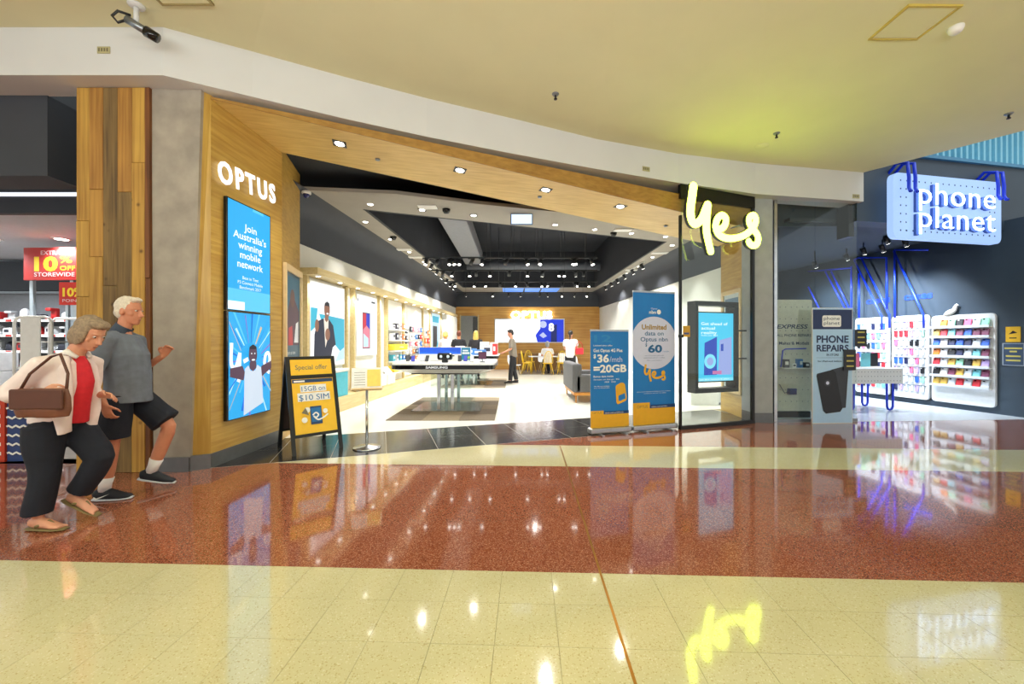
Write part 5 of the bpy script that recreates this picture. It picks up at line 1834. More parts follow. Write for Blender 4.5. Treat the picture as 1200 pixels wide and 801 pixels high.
# track and spotlights of the right shop
for i, (px, py, z) in enumerate([(955, 310, 3.5), (992, 301, 3.4), (1005, 277, 3.5), (1012, 294, 3.4), (1034, 291, 3.4), (1039, 281, 3.5), (1061, 284, 3.45)]):
    Y = 8.2 + .35 * (6 - i) * .8
    c = at(px, py, Y)
    t = thing('track_spotlight', 'black ceiling spotlight in the right-hand shop, %s from the left' % ORD[i], 'spotlight', c, 0, 'right shop spotlights')
    MB().tube([(0, 0, 3.66 - c.z), (0, 0, .04)], .012, 6).build('stem', HEADM, t)
    d = Vector((.5, .2, -.8)).normalized()
    h_ = MB().tube([-d * .08, d * .08], .05, 10).build('head', HEADM, t)
    MB().tube([d * .081, d * .085], .043, 10).build('lens', LEDS, h_)
    if i in (0, 2, 4, 6):
        spot('track_beam', c + d * .12, Vector((9.2, c.y + 1.2, .9)), 420, 95, .8, (.86, .93, 1.0))
spot('track_beam', (7.2, 8.6, 3.5), (7.4, 8.6, 0), 330, 120, .8, (.86, .93, 1.0))
spot('track_beam', (6.4, 10.5, 3.5), (8.4, 10.5, 1.0), 420, 110, .8, (.86, .93, 1.0))

# ---------------------------------------------------------------- left-hand shop
RSG = mat('sale_red', (178, 40, 36), 0.5)
RSY = mat('sale_yellow', (246, 214, 40), 0.5)
RSW = mat('sale_pale', (222, 206, 206), 0.5)
t = thing('sale_sign', 'large red sign with yellow and white words on two pale posts', 'sign', (-8.56, 7.0, 0.001), R(-2))
MB().bev(0, 1.25, -.02, .02, 2.49, 3.06, .006, seg=1).build('board', RSG, t)
for x in (.06, .80):
    MB().box(x, x + .06, .022, .07, 0, 2.49 + .2).build('post', mat('pale_post', (200, 212, 220), 0.4, 0.4), t)
p = MB()
p.lay = -.0205
p.text('EXTRA', .50, 2.935, .10, RSW, 'c', .01, width=.36)
p.text('10', .20, 2.66, .33, RSY, bold=.04, width=.43)
p.text('%', .67, 2.79, .17, RSY, bold=0, width=.22)
p.text('OFF', .67, 2.66, .11, RSY, bold=.01, width=.28)
p.text('STOREWIDE', .20, 2.555, .10, RSW, bold=.01, width=.74)
p.build('print', None, t)
t = thing('sale_sign', 'small red sale sign with a yellow figure, half behind the plank pillar', 'sign', (-7.82, 6.9, 0.001))
MB().box(0, .5, -.02, .02, 2.05, 2.44).build('board', mat('sale_orange_red', (206, 40, 20), 0.5), t)
for x in (.06, .2):
    MB().box(x, x + .05, .022, .06, 0, 2.1).build('post', MATS['pale_post'], t)
p = MB()
p.lay = -.0205
p.text('10%', .06, 2.2, .2, RSY, bold=.04, width=.36)
p.text('POINTS', .06, 2.1, .07, RSW, width=.36)
p.build('print', None, t)
t = thing('gondola_shelving', 'long dark shelving with red price strips at the back of the left shop', 'shelves', (-9.2, 8.3, 0.001))
MB().box(-2.2, 2.4, .35, .42, 0, 2.45).build('back_panel', mat('grey_slat_back', (128, 132, 138), 0.6), t)
SHZ = [.12, .5, .88, 1.22, 1.55, 1.86]
for z in SHZ:
    s_ = MB().box(-2.2, 2.4, -.1, .35, z - .03, z).build('shelf', BLACK, t)
    MB().mat(WHITE).box(-2.2, 2.4, -.115, -.10, z - .035, z + .015).build('price_strip', None, s_)
    q = MB().mat(RSG)
    for k in range(15):
        q.box(-2.1 + k * .3, -1.98 + k * .3, -.118, -.115, z - .03, z + .01)
    q.build('price_tags', None, s_)['kind'] = 'stuff'
for x in (-1.2, 0, 1.2):
    MB().box(x - .02, x + .02, .30, .35, 0, 2.45).build('upright', STEEL, t)
MB().box(-2.2, 2.4, .28, .34, 2.52, 3.15).build('header_board', mat('header_slate', (44, 50, 60), 0.5), t)
MB().box(-2.2, 2.4, .27, .43, 2.45, 2.50).build('top_rail', STEEL, t)
APC = [BOXC[0], BOXC[3], BOXC[2], BOXC[0]]
n_ = 0
for r, z in enumerate(SHZ[2:]):
    for k in range(13):
        x = -11.1 + k * .29
        c = APC[(k * 5 + r * 3) % 4]
        hh_ = RND.uniform(.16, .235)
        b = MB().mat(c)
        if (k + r) % 3 == 0:
            b.lathe([(.075, 0), (.085, .02), (.075, hh_ * .8), (.05, hh_), (.015, hh_ + .02)], 10).tube([(.07, 0, hh_ * .8), (.13, 0, hh_ * .75), (.13, 0, hh_ * .35), (.08, 0, hh_ * .2)], .012, 6)
        elif (k + r) % 3 == 1:
            b.bev(-.11, .11, -.08, .08, 0, hh_ * .8, .02).mat(BOXC[3]).box(-.06, .06, -.083, -.08, hh_ * .3, hh_ * .6)
        else:
            b.bev(-.07, .07, -.09, .09, 0, hh_ * .3, .015).bev(-.06, .06, .0, .08, hh_ * .3, hh_ * 1.1, .015).bev(-.06, .06, -.1, .08, hh_ * .85, hh_ * 1.15, .02)
        o = b.build('kitchen_appliance', None, None, (x, 8.38, z + .0025), R(RND.uniform(-15, 15)))
        tag(o, '%s kitchen appliance on the dark shelving, %s shelf from the top, %s from the left' % (['white', 'black', 'red', 'white'][(k * 5 + r * 3) % 4], ORD[3 - r], ORD[k]), 'appliance', 'appliances on the left shop shelving')
t = thing('roll_cage', 'white tubular roll cage with a white side panel in front of the shelving', 'trolley', (-7.45, 6.2, 0.001), R(4))
MB().tube([(-.27, 0, .12), (-.27, 0, 1.70), (-.24, 0, 1.77), (-.18, 0, 1.80), (.18, 0, 1.80), (.24, 0, 1.77), (.27, 0, 1.70), (.27, 0, .12)], .02, 8).build('frame', WHITE, t)
MB().tube([(-.27, .5, .12), (-.27, .5, 1.70), (-.18, .5, 1.80), (.18, .5, 1.80), (.27, .5, 1.70), (.27, .5, .12)], .02, 8).build('frame', WHITE, t)
MB().bev(-.17, .12, -.02, .0, .3, 1.79, .006, seg=1).build('side_panel', WHITE, t)
for z in (.16, .6, 1.0, 1.4):
    MB().box(-.27, .27, .02, .5, z, z + .02).build('shelf', WHITE, t)
for x, y in ((-.24, .03), (.24, .03), (-.24, .47), (.24, .47)):
    MB().lathe([(.02, .0), (.05, .02), (.05, .08), (.02, .12)], 10, Matrix.Translation((x, y, 0))).build('castor', BLACK, t)
t = thing('promotional_stand', 'blue floor stand with pale wavy lines and a red side at the left edge', 'stand', (-5.80, 4.72, 0.001), R(6))
MB().box(-.16, .16, 0, .06, 0, .74).build('body', mat('promo_blue', (48, 70, 126), 0.5), t)
MB().box(-.34, -.165, -.02, .06, 0, .78).build('side_panel', mat('promo_red', (196, 62, 34), 0.5), t)
q = MB()
for k in range(6):
    q.stroke([(-.14 + .02 * j, .1 + .105 * k + .012 * math.sin(j * 1.6)) for j in range(15)], .022, OWH)
    for j in range(2):
        q.rect(-.32 + .08 * j, .08 + .11 * k, -.28 + .08 * j, .12 + .11 * k, OWH)
for i_, v in enumerate(q.v):
    q.v[i_] = (v[0], v[1] - .021, v[2])
q.build('printed_pattern', None, t)['kind'] = 'stuff'
for i, (x, y, h_) in enumerate([(-9.6, 6.6, 1.2), (-8.6, 6.5, 1.25)]):
    t = thing('display_stack', 'low stack of white cartons on the left shop floor, %s' % ['farther left', 'nearer the roll cage'][i], 'stack', (x, y, 0.001), R(5), 'floor carton stacks')
    for k in range(4):
        b = MB().mat(BOXC[0]).bev(-.3, .3, -.2, .2, k * h_ / 4, (k + 1) * h_ / 4 - .005, .008, seg=1)
        b.mat(BOXC[3]).box(-.2, 0, -.203, -.2, k * h_ / 4 + .08, k * h_ / 4 + .2).mat(BOXC[2]).box(.1, .2, -.203, -.2, k * h_ / 4 + .1, k * h_ / 4 + .18)
        b.build('carton', None, t)
for x in (-10.2, -9.0, -7.8):
    t = thing('recessed_downlight', 'round lamp in the white ceiling of the left shop, %s from the left' % ORD[[-10.2, -9.0, -7.8].index(x)], 'downlight', (x, 6.9, 3.198), 0, 'left shop lamps')
    MB().lathe([(.10, -.012), (.13, -.008), (.13, 0)], 16).build('bezel', WHITE, t)
    MB().lathe([(.085, -.016), (.09, -.008)], 14).build('lens', LED, t)
    spot('downlight_beam', (x, 6.9, 3.14), (x, 7.1, 0), 300, 140, .8, (.92, .96, 1.0), .08)
# ---------------------------------------------------------------- furniture at the back of the shop
SOFA = mat('sofa_grey_cloth', (92, 92, 94), 0.9, var=0.1, scale=40, bump=0.2)
SOFAW = wood('sofa_timber', (206, 144, 62), (176, 112, 40), 0, 0.4, 20, 1)
t = thing('sofa', 'grey upholstered sofa on a timber base, half hidden by the shorter banner', 'sofa', (1.40, 9.2, .001))
MB().bev(0, .22, 0, 1.7, .24, .90, .05, seg=3).build('backrest', SOFA, t)
MB().bev(.2, .98, .14, 1.56, .24, .46, .05, seg=3).build('seat', SOFA, t)
MB().bev(.06, 1.0, 0, .16, .24, .66, .05, seg=3).build('armrest', SOFA, t)
MB().bev(.06, 1.0, 1.54, 1.7, .24, .66, .05, seg=3).build('armrest', SOFA, t)
MB().box(.04, .98, .03, .09, .17, .24).box(.04, .98, 1.61, 1.67, .17, .24).box(.04, .10, .09, 1.61, .17, .24).box(.92, .98, .09, 1.61, .17, .24).build('base_frame', SOFAW, t)
for x in (.06, .90):
    for y in (.04, 1.60):
        MB().tube([(x + .03, y + .03, 0), (x + .03, y + .03, .17)], [.016, .026], 8).build('leg', SOFAW, t)
MB().bev(.3, .95, .3, .85, .462, .6, .05, seg=3).build('cushion', mat('dark_cushion', (50, 48, 52), 0.9), t)
CHY = mat('yellow_chair_lacquer', (236, 196, 44), 0.35)
CHW = mat('white_chair_shell', (232, 234, 236), 0.4)
def windsor(loc, rz, label, group):
    t = thing('spindle_back_chair', label, 'chair', loc, rz, group)
    MB().lathe([(.19, .45), (.22, .46), (.22, .48), (.2, .49)], 18).build('seat', CHY, t)
    for x, y in ((-.15, -.15), (.15, -.15), (-.15, .15), (.15, .15)):
        MB().tube([(x * 1.45, y * 1.45, 0), (x * .9, y * .9, .455)], [.014, .018], 7).build('leg', CHY, t)
    hoop = [(-.2 * math.cos(a), .17 + .08 * math.sin(a), .50 + .50 * math.sin(a)) for a in [math.pi * k / 10 for k in range(11)]]
    MB().tube(hoop, .016, 7).build('back_hoop', CHY, t)
    for k in range(5):
        x = -.13 + .065 * k
        zz = .50 + .50 * math.sqrt(1 - (x / .2) ** 2)
        MB().tube([(x, .17, .48), (x, .17 + .08 * (zz - .5) / .5, zz)], .008, 5).build('spindle', CHY, t)
    return t
for i, (x, y, a) in enumerate([(.66, 17.6, 80), (1.55, 17.35, 185), (2.2, 17.45, 172), (.85, 18.75, 20)]):
    lab = ['facing right at the left end of the table', 'with its back to the shop front, left of a pair', 'with its back to the shop front, right of a pair', 'behind the white meeting table'][i]
    windsor((x, y, .017), R(a), 'yellow spindle-back chair ' + lab, 'yellow chairs')
t = thing('meeting_table', 'white meeting table between the yellow chairs', 'table', (1.5, 18.15, .017))
MB().bev(-.75, .75, -.4, .4, .72, .75, .01).build('top', TW, t)
for x, y in ((-.65, -.3), (.65, -.3), (-.65, .3), (.65, .3)):
    MB().tube([(x, y, 0), (x * .9, y * .9, .72)], .02, 7).build('leg', CHY, t)
for i, (x, y, a) in enumerate([(.12, 16.6, 60), (1.5, 18.98, 10), (2.3, 18.8, -20), (2.3, 15.2, 170)]):
    t = thing('shell_chair', 'white shell chair %s' % ['behind the man at the second table', 'behind the meeting table, left', 'behind the meeting table, right', 'with a red cushion beside the ponytailed woman'][i], 'chair', (x, y, .017 if 17.2 < y < 19.6 else .001), R(a))
    MB().loft([(0, -.2, .46), (0, .0, .44), (0, .17, .47), (0, .23, .62), (0, .26, .86)], [(.19, .02), (.22, .02), (.22, .025), (.22, .02), (.17, .015)], side=(1, 0, 0)).build('shell', CHW, t)
    for q, w_ in ((-.15, -.15), (.15, -.15), (-.15, .13), (.15, .13)):
        MB().tube([(q * 1.3, w_ * 1.3, 0), (q * .7, w_ * .7, .45)], .012, 6).build('leg', PLY, t)
    if i == 3:
        MB().bev(-.16, .16, -.16, .12, .47, .56, .03).build('cushion', mat('red_cushion', (206, 36, 50), 0.8), t)

# ---------------------------------------------------------------- people
from mathutils import noise as _noise
def V(*a):
    return Vector(a)
def remesh(mb, voxel, smooth=2, ripple=0.0, freq=9.0):
    """one continuous skin over the overlapping closed shapes collected in mb"""
    me = mb.mesh('figure_tmp')
    ob = bpy.data.objects.new('figure_tmp', me)
    COL.objects.link(ob)
    r = ob.modifiers.new('r', 'REMESH')
    r.mode, r.voxel_size, r.use_smooth_shade = 'VOXEL', voxel, True
    if smooth:
        s = ob.modifiers.new('s', 'SMOOTH')
        s.factor, s.iterations = 0.5, smooth
    dg = bpy.context.evaluated_depsgraph_get()
    out = bpy.data.meshes.new_from_object(ob.evaluated_get(dg))
    bpy.data.objects.remove(ob)
    bpy.data.meshes.remove(me)
    out.polygons.foreach_set('use_smooth', [True] * len(out.polygons))
    if ripple:
        nn = [v.normal.copy() for v in out.vertices]
        for v, n in zip(out.vertices, nn):
            p = v.co
            v.co = p + n * ripple * _noise.noise(Vector((p.x * freq, p.y * freq, p.z * freq * .55)))
    out.update()
    return out
def obj_from(me, name, m, parent):
    me.name = name
    me.materials.clear()
    me.materials.append(m)
    o = bpy.data.objects.new(name, me)
    COL.objects.link(o)
    o.parent = parent
    return o
def lerp(a, b, t):
    return a + (b - a) * t
def chain(a, b, c, f):
    """points of the limb a-b-c up to fraction f (0..2)"""
    pts = [a]
    if f <= 1:
        return [a, lerp(a, b, f * .5), lerp(a, b, f)]
    pts += [lerp(a, b, .5), lerp(a, b, .85), b + (lerp(a, c, .5) - b) * .06, lerp(b, c, .15), lerp(b, c, max(.2, (f - 1) * .6)), lerp(b, c, f - 1)]
    return pts
def head_frame(c, yaw, pitch):
    return Matrix.Translation(c) @ Matrix.Rotation(yaw, 4, 'Z') @ Matrix.Rotation(pitch, 4, 'Y')
def add_head(mb, M, fine=True):
    mb.ball((-.008, 0, .028), .098, .076, .104, 16, 12, M)
    mb.ball((.024, 0, -.045), .070, .058, .078, 14, 10, M)
    mb.ball((.062, 0, -.098), .028, .030, .024, 10, 8, M)
    mb.loft([(.082, 0, .022), (.100, 0, -.008), (.112, 0, -.032), (.090, 0, -.044)], [.009, .012, .017, .012], seg=8, M=M)
    mb.ball((.070, 0, .030), .024, .050, .012, 10, 8, M)
    mb.ball((.082, 0, -.066), .016, .026, .007, 10, 6, M)
    mb.ball((.080, 0, -.078), .016, .022, .008, 10, 6, M)
    for s in (-1, 1):
        mb.ball((.045, s * .048, -.022), .028, .018, .022, 10, 8, M)
        mb.ball((-.006, s * .078, -.008), .020, .010, .032, 10, 8, M)
def add_hand(mb, w, d, n, side, curl=.5, sc=1.0):
    """palm and five fingers from wrist w; d = finger direction, n = palm normal (curl goes towards it), side = thumb side"""
    d, n = d.normalized(), n.normalized()
    s = side.normalized()
    p1 = w + d * .085 * sc
    mb.loft([w, w + d * .03 * sc, w + d * .065 * sc, p1], [(.026 * sc, .019 * sc), (.036 * sc, .017 * sc), (.041 * sc, .015 * sc), (.040 * sc, .012 * sc)], side=s, seg=10)
    for k, (o, l) in enumerate(((.030, .072), (.010, .082), (-.010, .076), (-.030, .060))):
        b = p1 + s * o * sc - d * .006 * sc
        dd = (d + s * o * 2.0).normalized()
        pts = [b - dd * .01 * sc]
        a = 0
        q = b
        for j in range(3):
            a += curl * (.35 + .25 * j)
            q = q + (dd * math.cos(a) + n * math.sin(a)) * l * sc * (.42, .32, .26)[j]
            pts.append(q)
        mb.tube(pts, [.0090 * sc, .0088 * sc, .0080 * sc, .0066 * sc], 8)
    b = w + d * .025 * sc + s * .030 * sc
    pts = [b, b + (d * .6 + s * .8).normalized() * .035 * sc, b + (d * .75 + s * .7 + n * .35).normalized() * .062 * sc, b + (d * .9 + s * .45 + n * .6 * curl).normalized() * .088 * sc]
    mb.tube(pts, [.014 * sc, .0115 * sc, .010 * sc, .0078 * sc], 8)
def figure(label, loc, rz, J, st, voxel=.012, group=None):
    t = thing('person', label, 'person', loc, rz, group)
    sk = st['skin']
    pel, wst, chs, sho = J['pelvis'], J['waist'], J['chest'], J['shoulder_mid']
    side = J.get('side', V(0, 1, 0))
    b = MB()
    W_ = st.get('width', 1.0)
    D_ = st.get('depth', 1.0)
    nk = J['neck']
    tor = [pel - (wst - pel) * .35, pel, wst, chs, sho, lerp(sho, nk, .35)]
    trd = [(.13 * W_, .10 * D_), (.165 * W_, .115 * D_), (.150 * W_, .110 * D_), (.170 * W_, .115 * D_), (.150 * W_, .085), (.07, .06)]
    b.loft(tor, trd, side=side, seg=18)
    hM = head_frame(J['head'], J.get('yaw', 0), J.get('pitch', 0))
    b.loft([sho - V(0, 0, .03), nk, hM @ V(-.01, 0, -.03)], [.066, .056, .055], side=side)
    add_head(b, hM)
    arms, legs = [], []
    for s in ('l', 'r'):
        a, e, w = J['sh_' + s], J['el_' + s], J['wr_' + s]
        b.loft([lerp(sho, a, .6)] + chain(a, e, w, 2), [(.055, .05), (.052, .05), (.046, .046), (.041, .041), (.040, .040), (.039, .039), (.032, .032), (.026, .024)], seg=12)
        hd = J.get('hand_' + s, ((w - e).normalized(), V(0, 1 if s == 'r' else -1, 0), V(1, 0, 0), .6))
        add_hand(b, w, hd[0], hd[1], hd[2], hd[3])
        h, k, an = J['hip_' + s], J['kn_' + s], J['an_' + s]
        b.loft(chain(h, k, an, 2), [(.085, .09), (.076, .08), (.060, .062), (.056, .058), (.056, .060), (.050, .056), (.034, .038)], seg=14)
        f = J.get('toe_' + s, V(1, 0, -.25)).normalized()
        up = J.get('up_' + s, V(0, 0, 1))
        b.loft([an - f * .05 - up * .045, an - f * .01 - up * .04, an + f * .07 - up * .052, an + f * .14 - up * .068, an + f * .185 - up * .072], [(.030, .030), (.034, .044), (.040, .034), (.042, .020), (.030, .012)], side=V(0, 1, 0), seg=12)
        if st.get('bare'):
            for q in range(5):
                o = V(0, 1, 0) * (.030 - .015 * q) * (1 if s == 'l' else -1)
                o = o * -1
                p0 = an + f * (.165 - .008 * q) - up * .074 + o
                b.tube([p0, p0 + f * (.040 - .004 * q)], [.0095 - .0006 * q, .0085 - .0006 * q], 7)
    body = obj_from(remesh(b, voxel, 2), 'body', sk, t)
    for s in (-1, 1):
        e = MB().ball(hM @ V(.081, s * .033, .012), .0105, .0105, .0075, 10, 6)
        e.build('eye', mat('eye_white', (214, 208, 200), 0.25), t)
        MB().ball(hM @ V(.0885, s * .033, .011), .0055, .0055, .0058, 8, 5).build('pupil', BLACKG, t)
    MB().ball(hM @ V(.094, 0, -.072), .004, .022, .004, 10, 5).build('mouth', mat('lip_tone', (156, 84, 76), 0.5), t)
    # hair
    hs = st.get('hair_shape', 'short')
    hb = MB()
    hb.ball((-.022, 0, .046), .096, .084, .098, 16, 12, hM)
    if hs == 'short':
        hb.ball((-.055, 0, -.005), .058, .075, .075, 14, 10, hM)
        hb.ball((.045, 0, .110), .050, .062, .026, 14, 8, hM)
    elif hs == 'bob':
        hb.ball((-.045, 0, -.03), .075, .088, .11, 14, 10, hM)
        hb.ball((.042, 0, .098), .055, .070, .036, 14, 8, hM)
        for s in (-1, 1):
            hb.ball((.005, s * .070, -.01), .055, .022, .085, 12, 8, hM)
    elif hs == 'long':
        hb.loft([(-.05, 0, .06), (-.07, 0, -.06), (-.085, 0, -.18), (-.085, 0, -.30)], [(.085, .05), (.095, .05), (.10, .045), (.06, .025)], seg=14, M=hM)
    elif hs == 'tail':
        hb.loft([(-.08, 0, .07), (-.13, 0, .06), (-.15, 0, -.05), (-.14, 0, -.2)], [.03, .04, .038, .012], seg=10, M=hM)
    obj_from(remesh(hb, max(voxel, .008), 1, .006, 38), 'hair', st['hair'], t)
    # top garment
    g = st.get('grow', .016)
    c = MB()
    hem = J.get('hem', pel - (wst - pel) * .5)
    c.loft([hem, pel, wst, chs, sho, lerp(sho, nk, .45)],
           [(.168 * W_ + g, .128 * D_ + g), (.168 * W_ + g, .122 * D_ + g), (.160 * W_ + g, .122 * D_ + g), (.174 * W_ + g, .118 * D_ + g), (.155 * W_ + g, .088 + g), (.072, .068)], side=side, seg=20)
    fs = st.get('sleeve', .75)
    for s in ('l', 'r'):
        a, e, w = J['sh_' + s], J['el_' + s], J['wr_' + s]
        pts = chain(a, e, w, fs)
        rad = [(.064 + g * .6,) * 2, (.062 + g * .6,) * 2, (.060 + g,) * 2] if fs <= 1 else [(r + g,) * 2 for r in (.056, .054, .050, .048, .046, .043, .038)]
        c.loft([lerp(sho, a, .5)] + pts, [(.06 + g, .055 + g)] + rad, seg=14)
    obj_from(remesh(c, max(voxel * 1.2, .009), 2, st.get('fold', .008), 8), st.get('top_name', 'shirt'), st['top'], t)
    # trousers or shorts
    c = MB()
    fl_ = st.get('leg', 1.96)
    c.loft([lerp(pel, wst, .75), pel, pel - (wst - pel) * .45], [(.136 * W_, .100 * D_), (.168 * W_ + .016, .122 * D_ + .014), (.15 * W_, .11 * D_)], side=side, seg=18)
    ex = st.get('flare', .02)
    for s in ('l', 'r'):
        h, k, an = J['hip_' + s], J['kn_' + s], J['an_' + s]
        pts = chain(h, k, an, fl_)
        rad = [(.098, .105), (.094 + ex * .5, .098 + ex * .5), (.092 + ex, .094 + ex)] if fl_ <= 1 else [(r_ + ex, r_ + ex) for r_ in (.088, .080, .066, .062, .060, .058, .054)]
        c.loft(pts, rad, seg=16)
    obj_from(remesh(c, max(voxel * 1.2, .009), 2, st.get('fold', .008), 7), st.get('bottom_name', 'trousers'), st['bottom'], t)
    # shoes
    if 'shoe' in st:
        for s in ('l', 'r'):
            an = J['an_' + s]
            f = J.get('toe_' + s, V(1, 0, -.25)).normalized()
            up = J.get('up_' + s, V(0, 0, 1))
            q = MB()
            q.loft([an - f * .075 - up * .045, an - f * .03 - up * .030, an + f * .05 - up * .042, an + f * .13 - up * .060, an + f * .205 - up * .066], [(.032, .038), (.042, .058), (.048, .048), (.050, .030), (.030, .016)], side=V(0, 1, 0), seg=14)
            sh_ = obj_from(remesh(q, .008, 2), 'shoe', st['shoe'], t)
            q = MB()
            q.loft([an - f * .085 - up * .080, an - f * .03 - up * .082, an + f * .06 - up * .084, an + f * .14 - up * .085, an + f * .212 - up * .080], [(.028, .012), (.044, .013), (.048, .012), (.050, .011), (.030, .009)], side=V(0, 1, 0), seg=14)
            q.build('sole', st.get('sole', BLACK), sh_)
            if st.get('mark'):
                yy = -1 if s == 'r' else 1
                q = MB()
                q.mat(OWH)
                base = an - f * .02 - up * .058
                crv = [(-.03, .012), (-.035, -.004), (-.015, -.010), (.02, .004), (.075, .030), (.02, .012), (-.012, .002), (-.02, .006)]
                q.add([base + f * x * 1.15 + up * z * 1.15 + V(0, yy * (.052 if x > -.02 else .048), 0) for x, z in crv], [(0, 1, 2, 7), (2, 3, 6, 7), (3, 4, 5, 6)])
                q.build('curved_mark', None, sh_)
        if 'sock' in st:
            for s in ('l', 'r'):
                k, an = J['kn_' + s], J['an_' + s]
                MB().loft([an - (k - an).normalized() * .01, lerp(an, k, .12), lerp(an, k, .27)], [(.042, .046), (.042, .046), (.051, .056)], seg=14).build('sock', st['sock'], t)
    return t, hM
SKIN1 = mat('skin_tanned', (204, 136, 106), 0.5, var=0.06, scale=18)
SKIN2 = mat('skin_fair', (214, 152, 124), 0.5, var=0.06, scale=18)
GREYS = mat('polo_slate_blue', (108, 117, 132), 0.85, var=0.12, scale=16)
NAVYF = mat('navy_cloth', (22, 26, 40), 0.85, var=0.12, scale=20)
HAIRW = mat('hair_white', (218, 208, 192), 0.7, var=0.12, scale=60)
HAIRG = mat('hair_grey_brown', (146, 126, 104), 0.7, var=0.25, scale=60)
HAIRD = mat('hair_dark', (34, 28, 26), 0.6, var=0.2, scale=60)
HAIRB = mat('hair_blond', (222, 182, 92), 0.6, var=0.2, scale=60)

# man in front, walking to the right
JM = dict(pelvis=V(.02, 0, .93), waist=V(.02, 0, 1.08), chest=V(.01, 0, 1.28), shoulder_mid=V(-.02, 0, 1.45), neck=V(-.01, 0, 1.54), hem=V(.02, 0, .86),
          head=V(.03, 0, 1.69), yaw=R(-12), pitch=R(4),
          sh_l=V(-.01, .20, 1.42), el_l=V(-.02, .28, 1.13), wr_l=V(.19, .22, 1.27), hand_l=(V(.45, -.1, .85), V(.5, -.5, -.2), V(-.6, -.5, .4), 1.3),
          sh_r=V(-.04, -.20, 1.42), el_r=V(-.11, -.28, 1.12), wr_r=V(.0, -.29, .875), hand_r=(V(.25, .0, -1), V(.6, .8, .1), V(1, -.2, .2), .8),
          hip_l=V(.03, .10, .90), kn_l=V(.30, .10, .60), an_l=V(.15, .10, .17), toe_l=V(1, 0, -.22), up_l=V(.22, 0, 1).normalized(),
          hip_r=V(.0, -.10, .90), kn_r=V(-.05, -.10, .50), an_r=V(-.10, -.10, .092), toe_r=V(1, -.12, 0))
mn, hM = figure('white-haired man in grey polo, dark shorts and white socks striding right', (-3.57, 3.68, .001), R(18), JM,
            dict(skin=SKIN1, hair=HAIRW, top=GREYS, bottom=NAVYF, bottom_name='shorts', top_name='polo_shirt', leg=.86, flare=.03, sleeve=.80, shoe=mat('shoe_black_mesh', (22, 26, 36), 0.7), sole=mat('shoe_sole_pale', (206, 212, 222), 0.5), mark=True, sock=mat('sock_white', (232, 232, 234), 0.85), width=1.1, depth=1.22, fold=.014), .0065)
MB().loft([(-.045, 0, 1.475), (-.02, 0, 1.53), (-.0, 0, 1.56)], [(.082, .078), (.074, .070), (.072, .068)], seg=16, caps=False).build('collar', mat('polo_collar', (64, 74, 92), 0.85), mn)

# woman in front, bending forward a little
JW = dict(pelvis=V(-.03, 0, .80), waist=V(-.01, 0, .95), chest=V(.03, 0, 1.12), shoulder_mid=V(.05, 0, 1.27), neck=V(.10, 0, 1.345), hem=V(-.03, 0, .80),
          head=V(.19, 0, 1.475), yaw=R(-6), pitch=R(28),
          sh_l=V(.06, .18, 1.24), el_l=V(.0, .20, 1.0), wr_l=V(.20, .10, .98), hand_l=(V(1, -.2, 0), V(0, -.5, -.8), V(0, -.6, .6), .9),
          sh_r=V(.03, -.18, 1.24), el_r=V(-.15, -.24, 1.02), wr_r=V(.09, -.25, 1.05), hand_r=(V(1, .15, .02), V(0, .6, -.7), V(.2, .4, .8), .9),
          hip_l=V(-.02, .09, .78), kn_l=V(.20, .09, .48), an_l=V(.02, .09, .20), toe_l=V(1, 0, -.5), up_l=V(.5, 0, 1).normalized(),
          hip_r=V(-.04, -.09, .78), kn_r=V(-.04, -.09, .44), an_r=V(-.09, -.09, .098), toe_r=V(1, -.1, 0))
SHIRTP = mat('shirt_pale_pink', (244, 228, 228), 0.85, var=0.06, scale=12)
wm, hM = figure('grey-haired woman in open pale shirt, red top and navy trousers holding a brown bag', (-3.48, 3.09, .001), R(4), JW,
            dict(skin=SKIN2, hair=HAIRG, hair_shape='bob', top=SHIRTP, top_name='open_shirt', bottom=NAVYF, leg=1.93, flare=.028, sleeve=1.35, bare=True, width=1.0, depth=1.0, grow=.012, fold=.014), .0065)
# red top showing between the open shirt fronts, shirt tails, bag, sandals
rt = MB()
rt.loft([(.035, 0, .80), (.055, 0, .95), (.095, 0, 1.12), (.10, 0, 1.24), (.10, 0, 1.32)], [(.085, .135), (.08, .130), (.07, .122), (.055, .085), (.035, .03)], seg=18)
obj_from(remesh(rt, .01, 2, .004, 10), 'red_top', mat('red_knit', (206, 36, 50), 0.85, var=0.08, scale=30), wm)
for s in (-1, 1):
    q = MB()
    q.loft([(.11, s * .10, .72), (.10, s * .11, .86), (.10, s * .11, 1.02), (.09, s * .10, 1.2), (.085, s * .07, 1.30)], [(.05, .025), (.055, .06), (.05, .07), (.045, .06), (.03, .03)], seg=12)
    obj_from(remesh(q, .01, 2, .006, 12), 'shirt_front', SHIRTP, wm)
    MB().tube([(.02, s * .06, 1.30), (.10, s * .075, 1.335), (.15, s * .05, 1.29)], [.02, .024, .014], 8).build('collar_flap', mat('collar_white', (238, 234, 232), 0.8), wm)
LEA = mat('brown_leather', (112, 66, 46), 0.5, var=0.12, scale=22, bump=0.1)
bag = thing('handbag', 'brown leather handbag held under the arm of the woman in the pale shirt', 'bag', (-3.28, 2.79, .885), R(4))
q = MB().loft([(0, 0, 0), (0, 0, .05), (0, 0, .14), (0, 0, .20)], [(.17, .045), (.185, .055), (.18, .045), (.165, .022)], side=(1, 0, 0), seg=20)
obj_from(remesh(q, .009, 2, .006, 9), 'body', LEA, bag)
MB().bev(-.17, .17, -.056, -.035, .06, .2, .01).build('flap', mat('brown_leather_dark', (88, 50, 36), 0.5), bag)
